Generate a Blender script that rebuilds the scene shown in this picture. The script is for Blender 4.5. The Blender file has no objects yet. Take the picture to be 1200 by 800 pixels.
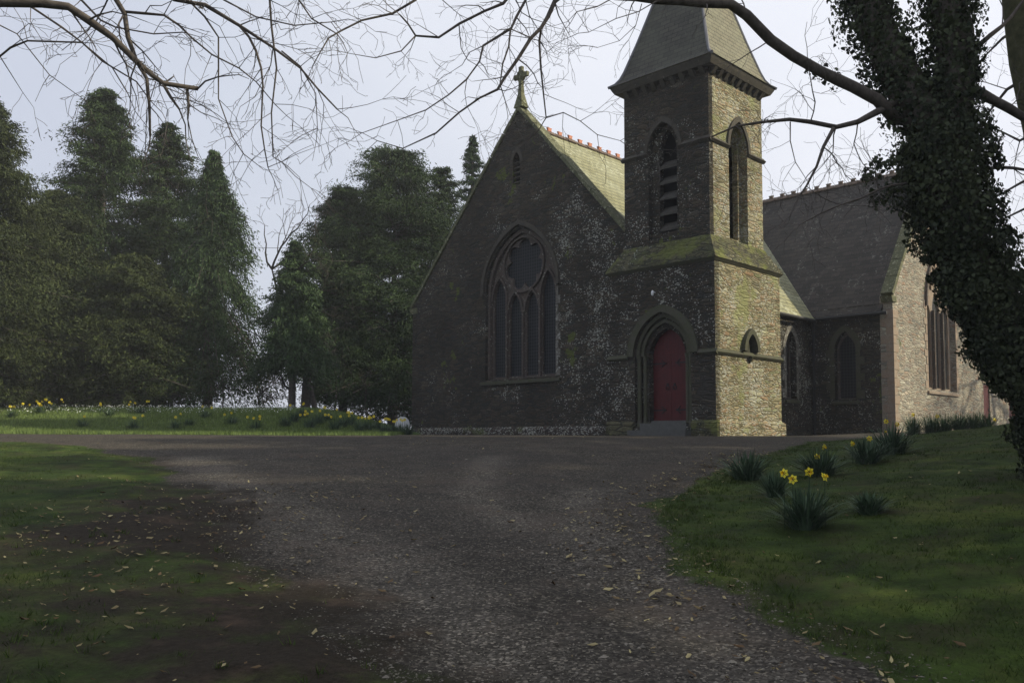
import bpy, bmesh, math, random
import numpy as np
from mathutils import Vector, Matrix
from mathutils.geometry import tessellate_polygon
from mathutils import noise as mnoise
random.seed(7)
rng = np.random.default_rng(7)
PI = math.pi
sc = bpy.context.scene
COL = sc.collection

# ------------------------------------------------------------------ camera
PITCH, ROLL, YAW, FPX = 0.0639, 0.0029, 0.7882, 1030.0
EYE = Vector((0, 0, 0))
fw = Vector((0, math.cos(PITCH), math.sin(PITCH)))
up0 = Vector((0, -math.sin(PITCH), math.cos(PITCH)))
rt0 = Vector((1, 0, 0))
rt = rt0 * math.cos(ROLL) + up0 * math.sin(ROLL)
up = -rt0 * math.sin(ROLL) + up0 * math.cos(ROLL)
cam_d = bpy.data.cameras.new('camera')
cam = bpy.data.objects.new('camera', cam_d)
COL.objects.link(cam)
cam.matrix_world = Matrix(((rt.x, up.x, -fw.x, 0), (rt.y, up.y, -fw.y, 0), (rt.z, up.z, -fw.z, 0), (0, 0, 0, 1)))
cam_d.sensor_width = 36
cam_d.lens = 36 * FPX / 1200
cam_d.shift_y = 50 / 1200
cam_d.clip_end = 3000
sc.camera = cam

# ------------------------------------------------------------------ light
SUN_EL = math.radians(33)
TO_SUN = Vector((1.0, -0.08, 0)).normalized()
SUN_AZ = math.atan2(TO_SUN.x, TO_SUN.y)
world = bpy.data.worlds.new('World')
sc.world = world
world.use_nodes = True
wn = world.node_tree
wn.nodes.clear()
W_ = lambda t: wn.nodes.new(t)
sky = W_('ShaderNodeTexSky'); sky.sky_type = 'NISHITA'; sky.sun_disc = False
sky.sun_elevation = SUN_EL; sky.sun_rotation = SUN_AZ; sky.dust_density = 4; sky.air_density = 1.2
sm = W_('ShaderNodeVectorMath'); sm.operation = 'SCALE'; sm.inputs['Scale'].default_value = 1.0
wn.links.new(sky.outputs[0], sm.inputs[0])
tc = W_('ShaderNodeTexCoord')
# thin high cloud: pale, brighter towards the sun, dimmer away
dt = W_('ShaderNodeVectorMath'); dt.operation = 'DOT_PRODUCT'
sd = Vector((TO_SUN.x * math.cos(SUN_EL), TO_SUN.y * math.cos(SUN_EL) + 0.35, math.sin(SUN_EL))).normalized()
dt.inputs[1].default_value = sd
nrm = W_('ShaderNodeVectorMath'); nrm.operation = 'NORMALIZE'
wn.links.new(tc.outputs['Generated'], nrm.inputs[0]); wn.links.new(nrm.outputs[0], dt.inputs[0])
mr = W_('ShaderNodeMapRange'); mr.inputs[1].default_value = -0.35; mr.inputs[2].default_value = 0.95
wn.links.new(dt.outputs['Value'], mr.inputs[0])
nz = W_('ShaderNodeTexNoise'); nz.inputs['Scale'].default_value = 1.6; nz.inputs['Detail'].default_value = 5
wn.links.new(nrm.outputs[0], nz.inputs['Vector'])
ad = W_('ShaderNodeMath'); ad.operation = 'MULTIPLY_ADD'; ad.inputs[1].default_value = 0.9; ad.inputs[2].default_value = -0.45
wn.links.new(nz.outputs[0], ad.inputs[0])
ad2 = W_('ShaderNodeMath'); ad2.operation = 'ADD'
wn.links.new(ad.outputs[0], ad2.inputs[0]); wn.links.new(mr.outputs[0], ad2.inputs[1])
cr = W_('ShaderNodeValToRGB')
els = cr.color_ramp.elements
els[0].position = 0.05; els[0].color = (5.5, 5.95, 7.5, 1)
els[1].position = 0.95; els[1].color = (10.2, 10.4, 11.2, 1)
e = els.new(0.5); e.color = (7.2, 7.7, 8.9, 1)
wn.links.new(ad2.outputs[0], cr.inputs[0])
mx = W_('ShaderNodeMix'); mx.data_type = 'RGBA'; mx.inputs[0].default_value = 0.9
wn.links.new(sm.outputs[0], mx.inputs[6]); wn.links.new(cr.outputs[0], mx.inputs[7])
bg = W_('ShaderNodeBackground'); bg.inputs['Strength'].default_value = 0.1
wn.links.new(mx.outputs[2], bg.inputs['Color'])
wo = W_('ShaderNodeOutputWorld'); wn.links.new(bg.outputs[0], wo.inputs['Surface'])

sun_d = bpy.data.lights.new('sun', 'SUN')
sun_d.energy = 5.0; sun_d.angle = math.radians(1.2); sun_d.color = (1.0, 0.90, 0.68)
sun = bpy.data.objects.new('sun', sun_d); COL.objects.link(sun)
sv = Vector((TO_SUN.x * math.cos(SUN_EL), TO_SUN.y * math.cos(SUN_EL), math.sin(SUN_EL)))
sun.rotation_euler = sv.to_track_quat('Z', 'Y').to_euler()
sun.location = (20, 10, 30)
sc.view_settings.view_transform = 'Standard'
sc.view_settings.look = 'None'
sc.view_settings.exposure = 0.0
sc.view_settings.gamma = 1.0
sc.view_settings.use_curve_mapping = False

# ------------------------------------------------------------------ helpers
def ray(px, py):
    return fw + rt * ((px - 600) / FPX) + up * ((450 - py) / FPX)
def P3(px, py, d):
    r = ray(px, py)
    return r * (d / r.y)
def sst(t):
    t = np.clip(t, 0, 1); return t * t * (3 - 2 * t)
def tag(o, label=None, cat=None, group=None, kind=None):
    if label: o['label'] = label
    if cat: o['category'] = cat
    if group: o['group'] = group
    if kind: o['kind'] = kind
    return o
def empty(name, loc=(0, 0, 0), rz=0, parent=None):
    o = bpy.data.objects.new(name, None); COL.objects.link(o)
    o.location = loc; o.rotation_euler = (0, 0, rz); o.empty_display_size = 0.3
    if parent: o.parent = parent
    return o
def link(name, me, mats, parent=None):
    o = bpy.data.objects.new(name, me); COL.objects.link(o)
    if mats is not None:
        for m in (mats if isinstance(mats, (list, tuple)) else [mats]): me.materials.append(m)
    if parent: o.parent = parent
    return o
class MB:
    """collects verts and faces, builds one mesh object"""
    def __init__(s): s.v = []; s.f = []; s.mi = []
    def add(s, vs, fs, mi=0):
        b = len(s.v); s.v.extend([tuple(p) for p in vs])
        s.f.extend([tuple(i + b for i in f) for f in fs]); s.mi.extend([mi] * len(fs))
    def box(s, x0, x1, y0, y1, z0, z1, mi=0):
        s.add([(x0,y0,z0),(x1,y0,z0),(x1,y1,z0),(x0,y1,z0),(x0,y0,z1),(x1,y0,z1),(x1,y1,z1),(x0,y1,z1)],
              [(0,3,2,1),(4,5,6,7),(0,1,5,4),(1,2,6,5),(2,3,7,6),(3,0,4,7)], mi)
    def hexa(s, a, b, mi=0):     # a, b: lower and upper rings of equal length
        n = len(a)
        s.add(list(a) + list(b), [tuple(range(n - 1, -1, -1)), tuple(range(n, 2 * n))] +
              [(i, (i + 1) % n, n + (i + 1) % n, n + i) for i in range(n)], mi)
    def tube(s, pts, rad, n=6, mi=0, cap=True):
        pts = [Vector(p) for p in pts]
        k = len(pts); b = len(s.v)
        ref = Vector((0.31, 0.17, 0.93))
        for i in range(k):
            t = (pts[min(i + 1, k - 1)] - pts[max(i - 1, 0)])
            if t.length < 1e-6: t = Vector((0, 0, 1))
            t.normalize()
            a = t.cross(ref)
            if a.length < 0.05: a = t.cross(Vector((1, 0, 0)))
            a.normalize(); c = t.cross(a)
            for j in range(n):
                an = 2 * PI * j / n
                s.v.append(tuple(pts[i] + (a * math.cos(an) + c * math.sin(an)) * rad[i]))
        for i in range(k - 1):
            for j in range(n):
                s.f.append((b + i * n + j, b + i * n + (j + 1) % n, b + (i + 1) * n + (j + 1) % n, b + (i + 1) * n + j)); s.mi.append(mi)
        if cap:
            s.f.append(tuple(b + j for j in range(n))); s.mi.append(mi)
            s.f.append(tuple(b + (k - 1) * n + j for j in range(n - 1, -1, -1))); s.mi.append(mi)
    def build(s, name, mats, parent=None, smooth=False):
        me = bpy.data.meshes.new(name); me.from_pydata(s.v, [], s.f); me.update()
        if smooth: me.polygons.foreach_set('use_smooth', [True] * len(me.polygons))
        o = link(name, me, mats, parent)
        if any(s.mi): me.polygons.foreach_set('material_index', s.mi)
        if not smooth or True:
            bm = bmesh.new(); bm.from_mesh(me); bmesh.ops.recalc_face_normals(bm, faces=bm.faces[:]); bm.to_mesh(me); bm.free()
        return o
def np_mesh(name, V, nper, mats, parent=None, attr=None):
    """V: (N, nper, 3) one n-gon each"""
    N = len(V); me = bpy.data.meshes.new(name)
    me.vertices.add(N * nper); me.vertices.foreach_set('co', V.reshape(-1).astype(np.float32))
    me.loops.add(N * nper); me.loops.foreach_set('vertex_index', np.arange(N * nper, dtype=np.int32))
    me.polygons.add(N); me.polygons.foreach_set('loop_start', np.arange(0, N * nper, nper, dtype=np.int32))
    me.update(calc_edges=True)
    if attr is not None:
        a = me.attributes.new('tint', 'FLOAT', 'POINT')
        a.data.foreach_set('value', np.repeat(attr, nper).astype(np.float32))
    return link(name, me, mats, parent)

# ------------------------------------------------------------------ materials
class Nt:
    def __init__(s, name, rough=0.9, spec=0.2):
        s.m = bpy.data.materials.new(name); s.m.use_nodes = True; s.t = s.m.node_tree
        s.b = s.t.nodes['Principled BSDF']; s.b.inputs['Roughness'].default_value = rough
        s.b.inputs['Specular IOR Level'].default_value = spec
        s.tc = s.t.nodes.new('ShaderNodeTexCoord')
    def new(s, t, **k):
        n = s.t.nodes.new(t)
        for a, b in k.items(): setattr(n, a, b)
        return n
    def L(s, a, b): s.t.links.new(a, b)
    def mapping(s, scale=(1, 1, 1), rot=(0, 0, 0), src='Object'):
        n = s.new('ShaderNodeMapping'); n.inputs['Scale'].default_value = scale; n.inputs['Rotation'].default_value = rot
        s.L(s.tc.outputs[src], n.inputs[0]); return n.outputs[0]
    def noise(s, scale, detail=4, rough=0.55, vec=None, dist=0):
        n = s.new('ShaderNodeTexNoise'); n.inputs['Scale'].default_value = scale; n.inputs['Detail'].default_value = detail
        n.inputs['Roughness'].default_value = rough; n.inputs['Distortion'].default_value = dist
        s.L(vec if vec is not None else s.tc.outputs['Object'], n.inputs['Vector']); return n.outputs[0]
    def vor(s, scale, vec=None, feature='F1', rnd=1):
        n = s.new('ShaderNodeTexVoronoi', feature=feature); n.inputs['Scale'].default_value = scale
        n.inputs['Randomness'].default_value = rnd
        s.L(vec if vec is not None else s.tc.outputs['Object'], n.inputs['Vector']); return n
    def ramp(s, fac, stops, interp='LINEAR'):
        n = s.new('ShaderNodeValToRGB'); r = n.color_ramp; r.interpolation = interp
        while len(r.elements) < len(stops): r.elements.new(0.5)
        for e, (p, c) in zip(r.elements, stops):
            e.position = p; e.color = (c, c, c, 1) if isinstance(c, (int, float)) else (*c, 1)
        s.L(fac, n.inputs[0]); return n.outputs[0]
    def mix(s, fac, a, b, mode='MIX'):
        n = s.new('ShaderNodeMix', data_type='RGBA', blend_type=mode)
        for idx, v in ((0, fac), (6, a), (7, b)):
            if hasattr(v, 'links'): s.L(v, n.inputs[idx])
            elif isinstance(v, (int, float)): n.inputs[idx].default_value = v if idx == 0 else (v, v, v, 1)
            else: n.inputs[idx].default_value = (*v, 1)
        return n.outputs[2]
    def math(s, op, a, b=0.0, c=0.0):
        n = s.new('ShaderNodeMath', operation=op)
        for i, v in enumerate((a, b, c)):
            if hasattr(v, 'links'): s.L(v, n.inputs[i])
            else: n.inputs[i].default_value = v
        return n.outputs[0]
    def attr(s, name):
        n = s.new('ShaderNodeAttribute', attribute_name=name); return n.outputs['Fac']
    def out(s, col, bump=None, strength=0.5, dist=0.02):
        if hasattr(col, 'links'): s.L(col, s.b.inputs['Base Color'])
        else: s.b.inputs['Base Color'].default_value = (*col, 1)
        if bump is not None:
            b = s.new('ShaderNodeBump'); b.inputs['Strength'].default_value = strength; b.inputs['Distance'].default_value = dist
            s.L(bump, b.inputs['Height']); s.L(b.outputs[0], s.b.inputs['Normal'])
        return s.m

def stone_mat(name, cols, mortar, lichen=0.5, moss=0.2, scale=1.0, mossc=(.10, .12, .03), seed=0.0, band=0.0):
    n = Nt(name, 0.92, 0.15)
    mp = n.new('ShaderNodeMapping'); mp.inputs['Location'].default_value = (seed, seed * .7, seed * .3)
    n.L(n.tc.outputs['Object'], mp.inputs[0])
    wob = n.new('ShaderNodeTexNoise'); wob.inputs['Scale'].default_value = 1.6; wob.inputs['Detail'].default_value = 3
    n.L(mp.outputs[0], wob.inputs['Vector'])
    ws = n.new('ShaderNodeVectorMath', operation='SCALE'); ws.inputs['Scale'].default_value = 0.16
    sb = n.new('ShaderNodeVectorMath', operation='SUBTRACT'); sb.inputs[1].default_value = (.5, .5, .5)
    n.L(wob.outputs['Color'], sb.inputs[0]); n.L(sb.outputs[0], ws.inputs[0])
    av = n.new('ShaderNodeVectorMath', operation='ADD'); n.L(mp.outputs[0], av.inputs[0]); n.L(ws.outputs[0], av.inputs[1])
    st = n.new('ShaderNodeMapping'); st.inputs['Scale'].default_value = (2.4 * scale, 2.4 * scale, 9.5 * scale); n.L(av.outputs[0], st.inputs[0])
    st2 = n.new('ShaderNodeMapping'); st2.inputs['Scale'].default_value = (3.6 * scale, 3.6 * scale, 17 * scale); n.L(av.outputs[0], st2.inputs[0])
    v1 = n.vor(1, st.outputs[0], 'F1', .85); e1 = n.vor(1, st.outputs[0], 'DISTANCE_TO_EDGE', .85)
    v2 = n.vor(1, st2.outputs[0], 'F1', .9); e2 = n.vor(1, st2.outputs[0], 'DISTANCE_TO_EDGE', .9)
    sel = n.ramp(n.noise(1.3, 2, .5, mp.outputs[0]), [(.47, 0), (.53, 1)])
    cell = n.mix(sel, v1.outputs['Color'], v2.outputs['Color'])
    edge = n.mix(sel, e1.outputs['Distance'], e2.outputs['Distance'])
    sep = n.new('ShaderNodeSeparateColor'); n.L(cell, sep.inputs[0])
    base = n.ramp(sep.outputs[0], [(i / max(1, len(cols) - 1), c) for i, c in enumerate(cols)])
    fine = n.noise(28, 6, .7, mp.outputs[0])
    base = n.mix(1, base, n.ramp(fine, [(.25, .3), (.75, 1.6)]), 'MULTIPLY')
    big = n.noise(.55, 4, .6, mp.outputs[0])
    base = n.mix(1, base, n.ramp(big, [(.3, .7), (.7, 1.2)]), 'MULTIPLY')
    mm = n.ramp(edge, [(.02, 1), (.09, 0)])
    col = n.mix(mm, base, mortar)
    lmp = n.new('ShaderNodeMapping'); lmp.inputs['Scale'].default_value = (19, 19, 30); n.L(av.outputs[0], lmp.inputs[0])
    lv = n.vor(1, lmp.outputs[0], 'F1', 1); lse = n.new('ShaderNodeSeparateColor'); n.L(lv.outputs['Color'], lse.inputs[0])
    lfine = n.noise(30, 4, .7, mp.outputs[0], .5)
    lz = n.math('MULTIPLY_ADD', n.math('MULTIPLY_ADD', lse.outputs[0], .8, n.math('MULTIPLY', lfine, .35)), .55, n.math('MULTIPLY', lv.outputs['Distance'], -.28))
    lb = n.noise(1.1, 3, .6, mp.outputs[0])
    lf = n.math('MULTIPLY_ADD', lb, .65, lz)
    if band:
        sy = n.new('ShaderNodeSeparateXYZ'); n.L(n.tc.outputs['Object'], sy.inputs[0])
        bm_ = n.math('MULTIPLY', n.ramp(n.math('DIVIDE', sy.outputs[1], 14.0), [(0, .5), (.3, 1), (.42, .9), (.5, 0)]), n.ramp(n.math('DIVIDE', sy.outputs[2], 11.0), [(0, .7), (.35, 1), (.62, .8), (.85, .2)]))
        lf = n.math('MULTIPLY_ADD', bm_, band, lf)
    t = .93 - lichen * .2
    col = n.mix(n.ramp(lf, [(t, 0), (t + .07, .9)]), col, (.36, .365, .31))
    mz = n.math('MULTIPLY_ADD', n.noise(3.5, 6, .7, mp.outputs[0]), .6, n.noise(.8, 3, .6, mp.outputs[0]))
    t2 = 1.02 - moss * .35
    col = n.mix(n.ramp(mz, [(t2, 0), (t2 + .12, .85)]), col, mossc)
    h = n.mix(.35, n.ramp(edge, [(0, 0), (.16, 1)]), fine)
    h = n.mix(.25, h, sep.outputs[1])
    return n.out(col, h, 0.9, 0.05)

M = {}
DK = [(.105, .08, .062), (.135, .11, .086), (.085, .075, .067), (.17, .135, .10), (.12, .088, .07), (.095, .09, .085), (.19, .155, .12)]
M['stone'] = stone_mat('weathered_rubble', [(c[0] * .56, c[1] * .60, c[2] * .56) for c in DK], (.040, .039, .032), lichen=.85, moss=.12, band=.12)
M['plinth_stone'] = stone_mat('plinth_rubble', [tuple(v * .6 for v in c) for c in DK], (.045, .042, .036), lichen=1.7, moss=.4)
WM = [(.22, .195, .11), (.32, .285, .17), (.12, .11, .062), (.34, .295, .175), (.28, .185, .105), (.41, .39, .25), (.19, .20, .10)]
M['stone_sunlit'] = stone_mat('sunlit_rubble', WM, (.15, .135, .085), lichen=1.65, moss=.5, seed=3, mossc=(.24, .25, .11))  # tower rubble again, with the sunlit brightness put into its colours
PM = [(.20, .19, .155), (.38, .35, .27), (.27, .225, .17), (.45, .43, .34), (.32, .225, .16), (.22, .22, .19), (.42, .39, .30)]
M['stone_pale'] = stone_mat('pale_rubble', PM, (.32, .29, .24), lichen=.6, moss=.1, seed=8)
M['moss_stone'] = stone_mat('mossy_ledge_stone', [(.09, .09, .05), (.12, .11, .065), (.075, .08, .045)], (.04, .04, .03), lichen=.9, moss=.6, scale=.8, seed=5, mossc=(.15, .165, .05))

def dressed(name, c, c2, lich=(.33, .33, .28), lt=.66, rough=.9):
    n = Nt(name, rough, .15)
    a = n.noise(5, 6, .7); b = n.noise(40, 4, .7); l = n.noise(11, 6, .75, dist=.5)
    col = n.mix(n.ramp(a, [(.35, 0), (.65, 1)]), c, c2)
    col = n.mix(1, col, n.ramp(b, [(.2, .65), (.8, 1.25)]), 'MULTIPLY')
    col = n.mix(n.ramp(l, [(lt, 0), (lt + .06, 1)]), col, lich)
    return n.out(col, b, .5, .01)
M['sandstone'] = dressed('red_sandstone', (.115, .088, .072), (.09, .08, .068), lt=.58)
M['grey_dressed'] = dressed('grey_dressed_stone', (.10, .09, .07), (.065, .06, .05), lt=.63)
M['coping'] = dressed('lichened_coping', (.15, .15, .085), (.10, .105, .06), (.34, .35, .24), lt=.56)
M['green_dressed'] = dressed('mossy_dressed_stone', (.075, .08, .045), (.09, .085, .065), lt=.66)
M['quoin'] = dressed('pale_quoin', (.20, .19, .16), (.10, .09, .075), (.40, .40, .36), lt=.54)
M['pink_dressed'] = dressed('pink_dressed_stone', (.32, .235, .17), (.34, .29, .23), lt=.62)
M['step'] = dressed('step_stone', (.13, .13, .12), (.10, .10, .09), lt=.7)

def slate_mat(name, c1, c2, lich, lt, axis, roww=.24, big=.5):
    """axis: object axis running along the courses"""
    n = Nt(name, .75, .3)
    sx = n.new('ShaderNodeSeparateXYZ'); n.L(n.tc.outputs['Object'], sx.inputs[0])
    cb = n.new('ShaderNodeCombineXYZ')
    n.L(sx.outputs[{'x': 0, 'y': 1}[axis]], cb.inputs[0]); n.L(sx.outputs[2], cb.inputs[1])
    br = n.new('ShaderNodeTexBrick'); br.inputs['Scale'].default_value = 1
    br.inputs['Brick Width'].default_value = .34; br.inputs['Row Height'].default_value = roww * .73
    br.inputs['Mortar Size'].default_value = .010; br.inputs['Bias'].default_value = 0; br.inputs['Mortar Smooth'].default_value = .1
    br.inputs['Color1'].default_value = (*c1, 1); br.inputs['Color2'].default_value = (*c2, 1); br.inputs['Mortar'].default_value = (.02, .02, .018, 1)
    wv = n.new('ShaderNodeVectorMath', operation='MULTIPLY_ADD')
    nn = n.new('ShaderNodeTexNoise'); nn.inputs['Scale'].default_value = 2.5; n.L(n.tc.outputs['Object'], nn.inputs['Vector'])
    n.L(nn.outputs['Color'], wv.inputs[0]); wv.inputs[1].default_value = (.05, .05, .05); n.L(cb.outputs[0], wv.inputs[2])
    n.L(wv.outputs[0], br.inputs['Vector'])
    f = n.noise(22, 5, .7)
    col = n.mix(1, br.outputs[0], n.ramp(f, [(.25, .55), (.75, 1.3)]), 'MULTIPLY')
    col = n.mix(n.ramp(n.noise(.7, 4, .6), [(.4, 0), (.7, big)]), col, tuple(v * .9 for v in lich))
    l = n.math('MULTIPLY_ADD', n.noise(1.0, 3, .6), .45, n.noise(8, 7, .75, dist=.7))
    col = n.mix(n.ramp(l, [(lt, 0), (lt + .07, 1)]), col, lich)
    sw = n.math('FRACT', n.math('DIVIDE', sx.outputs[2], roww * .73))
    h = n.mix(.5, n.math('SUBTRACT', 1.0, sw), br.outputs['Fac'])
    return n.out(col, n.mix(.3, h, f), .8, .03)
M['slate_sunlit'] = slate_mat('sunlit_slate', (.21, .205, .10), (.30, .29, .155), (.46, .47, .33), .79, 'x')  # lit slope of the nave: yellow sunlight put into the slate colours
M['slate_dark'] = slate_mat('dark_slate', (.028, .023, .018), (.060, .049, .038), (.17, .165, .14), .83, 'y', big=.08)
M['slate_spire_lit'] = slate_mat('spire_slate_lit', (.15, .14, .085), (.19, .175, .11), (.22, .23, .15), .9, 'x', .2)  # sunlit copy of the spire slate, brightness painted in
M['slate_spire_shaded'] = slate_mat('spire_slate_shaded', (.055, .052, .042), (.085, .08, .06), (.11, .115, .08), .86, 'y', .2)  # shaded copy of the same slate, darkness painted in

def plain(name, c, var=.3, rough=.8, scale=8, spec=.3, metal=0, bump=.3):
    n = Nt(name, rough, spec); n.b.inputs['Metallic'].default_value = metal
    a = n.noise(scale, 5, .65)
    return n.out(n.mix(1, c, n.ramp(a, [(.25, 1 - var), (.75, 1 + var)]), 'MULTIPLY'), a, bump, .01)
M['terracotta'] = plain('terracotta', (.55, .23, .14), .3)
M['ridge_dark'] = plain('weathered_ridge_tile', (.13, .095, .07), .45)
M['lead'] = plain('lead', (.16, .16, .17), .2, .6)
M['iron'] = plain('black_iron', (.012, .012, .013), .3, .5)
M['pipe'] = plain('gutter_iron', (.03, .03, .03), .3, .6)
M['dark'] = plain('painted_shade', (.006, .006, .006), .1)  # near-black: shade inside the openings is put into the colour
M['louvre'] = plain('stone_louvre', (.075, .07, .058), .35, .9)
M['white'] = plain('white_stone', (.82, .83, .83), .12, .6, 20)
def door_mat():
    n = Nt('red_painted_boards', .55, .35)
    s = n.new('ShaderNodeSeparateXYZ'); n.L(n.tc.outputs['Object'], s.inputs[0])
    fr = n.math('FRACT', n.math('MULTIPLY', n.math('ADD', s.outputs[1], s.outputs[0]), 8.0))
    gr = n.ramp(fr, [(0, 0), (.05, 1), (.95, 1), (1, 0)])
    a = n.noise(6, 6, .7)
    c = n.mix(n.ramp(a, [(.3, 0), (.7, 1)]), (.055, .004, .004), (.090, .007, .006))
    c = n.mix(gr, (.06, .004, .004), c)
    return n.out(c, gr, .6, .01)
M['red'] = door_mat()
def glass_mat():
    n = Nt('leaded_glass', .5, .25)
    s = n.new('ShaderNodeSeparateXYZ'); n.L(n.tc.outputs['Object'], s.inputs[0])
    u = n.math('ADD', s.outputs[0], s.outputs[1])
    a = n.math('FRACT', n.math('MULTIPLY', u, 9.0)); b = n.math('FRACT', n.math('MULTIPLY', s.outputs[2], 9.0))
    g = n.math('MAXIMUM', n.ramp(a, [(0, 1), (.14, 0), (.86, 0), (1, 1)]), n.ramp(b, [(0, 1), (.14, 0), (.86, 0), (1, 1)]))
    c = n.mix(g, n.mix(n.noise(6, 4), (.007, .008, .009), (.018, .02, .021)), (.05, .052, .05))
    return n.out(c, g, .5, .01)
M['glass'] = glass_mat()
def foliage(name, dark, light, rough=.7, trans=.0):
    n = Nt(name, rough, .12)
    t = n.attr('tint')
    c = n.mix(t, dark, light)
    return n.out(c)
M['conifer'] = foliage('conifer_sprays', (.013, .026, .009), (.058, .092, .030))
M['conifer_pale'] = foliage('pale_conifer_sprays', (.020, .038, .015), (.075, .12, .046))
M['conifer_olive'] = foliage('olive_conifer_sprays', (.018, .028, .010), (.070, .088, .028))
M['ivy'] = foliage('ivy_leaves', (.018, .026, .014), (.085, .10, .05), .5)
M['grass'] = foliage('grass_blades', (.018, .034, .007), (.08, .118, .022))
M['bankgrass'] = foliage('bank_grass_blades', (.08, .12, .03), (.23, .31, .095))
M['daffleaf'] = foliage('daffodil_leaves', (.030, .055, .030), (.11, .17, .095), .6)
M['litter'] = foliage('dry_leaves', (.10, .06, .03), (.42, .36, .18))
M['pebble'] = foliage('pebbles', (.036, .031, .025), (.26, .235, .19), .85)
M['yellow'] = plain('daffodil_petals', (.80, .68, .05), .15, .6, 20, .2)
M['orange'] = plain('daffodil_trumpet', (.80, .56, .02), .15, .6, 20, .2)
M['snowdrop'] = plain('white_petals', (.75, .78, .72), .1, .6, 20, .2)
M['bark'] = plain('bark', (.10, .086, .074), .5, .95, 14, .1, 0, .8)
M['bark_moss'] = plain('mossy_bark', (.085, .085, .045), .5, .95, 10, .1, 0, .8)
M['twig'] = plain('twig_bark', (.10, .088, .08), .4, .9, 20, .1)
M['twig_far'] = plain('dark_twig_bark', (.045, .038, .030), .4, .9, 20, .1)
M['cable'] = plain('cable_rubber', (.03, .03, .03), .1)

def ground_mat():
    n = Nt('ground', .95, .12)
    g = n.attr('grass'); md = n.attr('mud')
    fine = n.noise(26, 7, .75); mid = n.noise(2.2, 6, .65); big = n.noise(.35, 4, .6)
    v = n.vor(55, None, 'F1'); ve = n.vor(55, None, 'DISTANCE_TO_EDGE'); v3 = n.vor(18, None, 'F1')
    sp = n.new('ShaderNodeSeparateColor'); n.L(v.outputs['Color'], sp.inputs[0])
    sp3 = n.new('ShaderNodeSeparateColor'); n.L(v3.outputs['Color'], sp3.inputs[0])
    gc = n.ramp(sp.outputs[0], [(0, (.024, .021, .016)), (.5, (.050, .044, .035)), (.85, (.082, .073, .059)), (1, (.20, .175, .135))])
    gc = n.mix(1, gc, n.ramp(mid, [(.3, .72), (.7, 1.25)]), 'MULTIPLY')
    gc = n.mix(n.ramp(n.noise(1.1, 5, .7), [(.5, 0), (.68, .6)]), gc, (.075, .058, .045))
    gc = n.mix(n.ramp(big, [(.35, .35), (.6, 0)]), gc, (.045, .04, .036))
    gc = n.mix(1, gc, n.ramp(n.math('ADD', n.attr('pale'), n.math('MULTIPLY_ADD', fine, .5, -.25)), [(0, 1), (1, 1.9)]), 'MULTIPLY')
    mc = n.mix(n.ramp(fine, [(.3, 0), (.7, 1)]), (.011, .009, .006), (.044, .034, .022))
    mc = n.mix(n.ramp(mid, [(.55, 0), (.75, .8)]), mc, (.09, .06, .042))
    rc = n.mix(n.ramp(mid, [(.35, 0), (.65, 1)]), (.015, .027, .006), (.050, .080, .014))
    rc = n.mix(n.ramp(n.noise(.9, 5, .65), [(.5, 0), (.66, .7)]), rc, (.095, .115, .022))
    rc = n.mix(1, rc, n.ramp(fine, [(.25, .5), (.75, 1.4)]), 'MULTIPLY')
    rc = n.mix(n.ramp(n.noise(1.4, 6, .72), [(.48, 0), (.68, .8)]), rc, (.040, .034, .017))
    jit = n.math('MULTIPLY_ADD', n.noise(3.0, 7, .75), 1.1, -.55)
    gf = n.ramp(n.math('ADD', g, jit), [(.42, 0), (.58, 1)])
    mf = n.ramp(n.math('ADD', md, jit), [(.38, 0), (.85, 1)])
    c = n.mix(gf, gc, rc); c = n.mix(mf, c, mc)
    h = n.mix(.5, fine, ve.outputs['Distance'])
    h = n.mix(.4, h, mid)
    return n.out(c, h, 1.0, .03)
M['ground'] = ground_mat()

# ------------------------------------------------------------------ terrain
XR = np.array([[-8, 5.5], [0, 3.6], [3.2, 2.9], [4.45, 2.1], [5.65, 1.5], [7.5, 1.3], [9, 1.35], [10.3, 1.65], [12, 2.4], [13.6, 3.3], [17, 5.0], [20, 6.8], [21.3, 8.6], [22, 12], [22.4, 30], [200, 60]])
XL = np.array([[-8, 1.0], [2, .5], [4.42, -.33], [4.87, -.7], [6.2, -1.5], [8.5, -2.7], [10.5, -3.7], [13, -5.0], [16, -6.9], [17.8, -8.6], [18.8, -11.3], [19.4, -16], [19.8, -60], [200, -400]])
def fbm(x, y, s, seed=0.0):
    out = np.zeros(np.shape(x)); a = 1.0
    for o in range(4):
        f = (2 ** o) / s; ph = seed * 1.7 + o * 2.3
        out += a * (np.sin(x * f * 1.1 + 1.9 * np.sin(y * f * .7 + ph) + ph) * np.cos(y * f * 1.3 + 1.7 * np.sin(x * f * .9 - ph)))
        a *= .5
    return out / 1.6
def masks(x, y):
    xr = np.interp(y, XR[:, 0], XR[:, 1]); xl = np.interp(y, XL[:, 0], XL[:, 1])
    w = .22 * fbm(x, y, 1.0, 3)
    dR = (x - xr) * .8 + w; dL = (xl - x) * .75 + w * 1.5
    dB = np.minimum(y - 24.3 + w, (-3.4 - x))
    return dR, dL, dB
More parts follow.
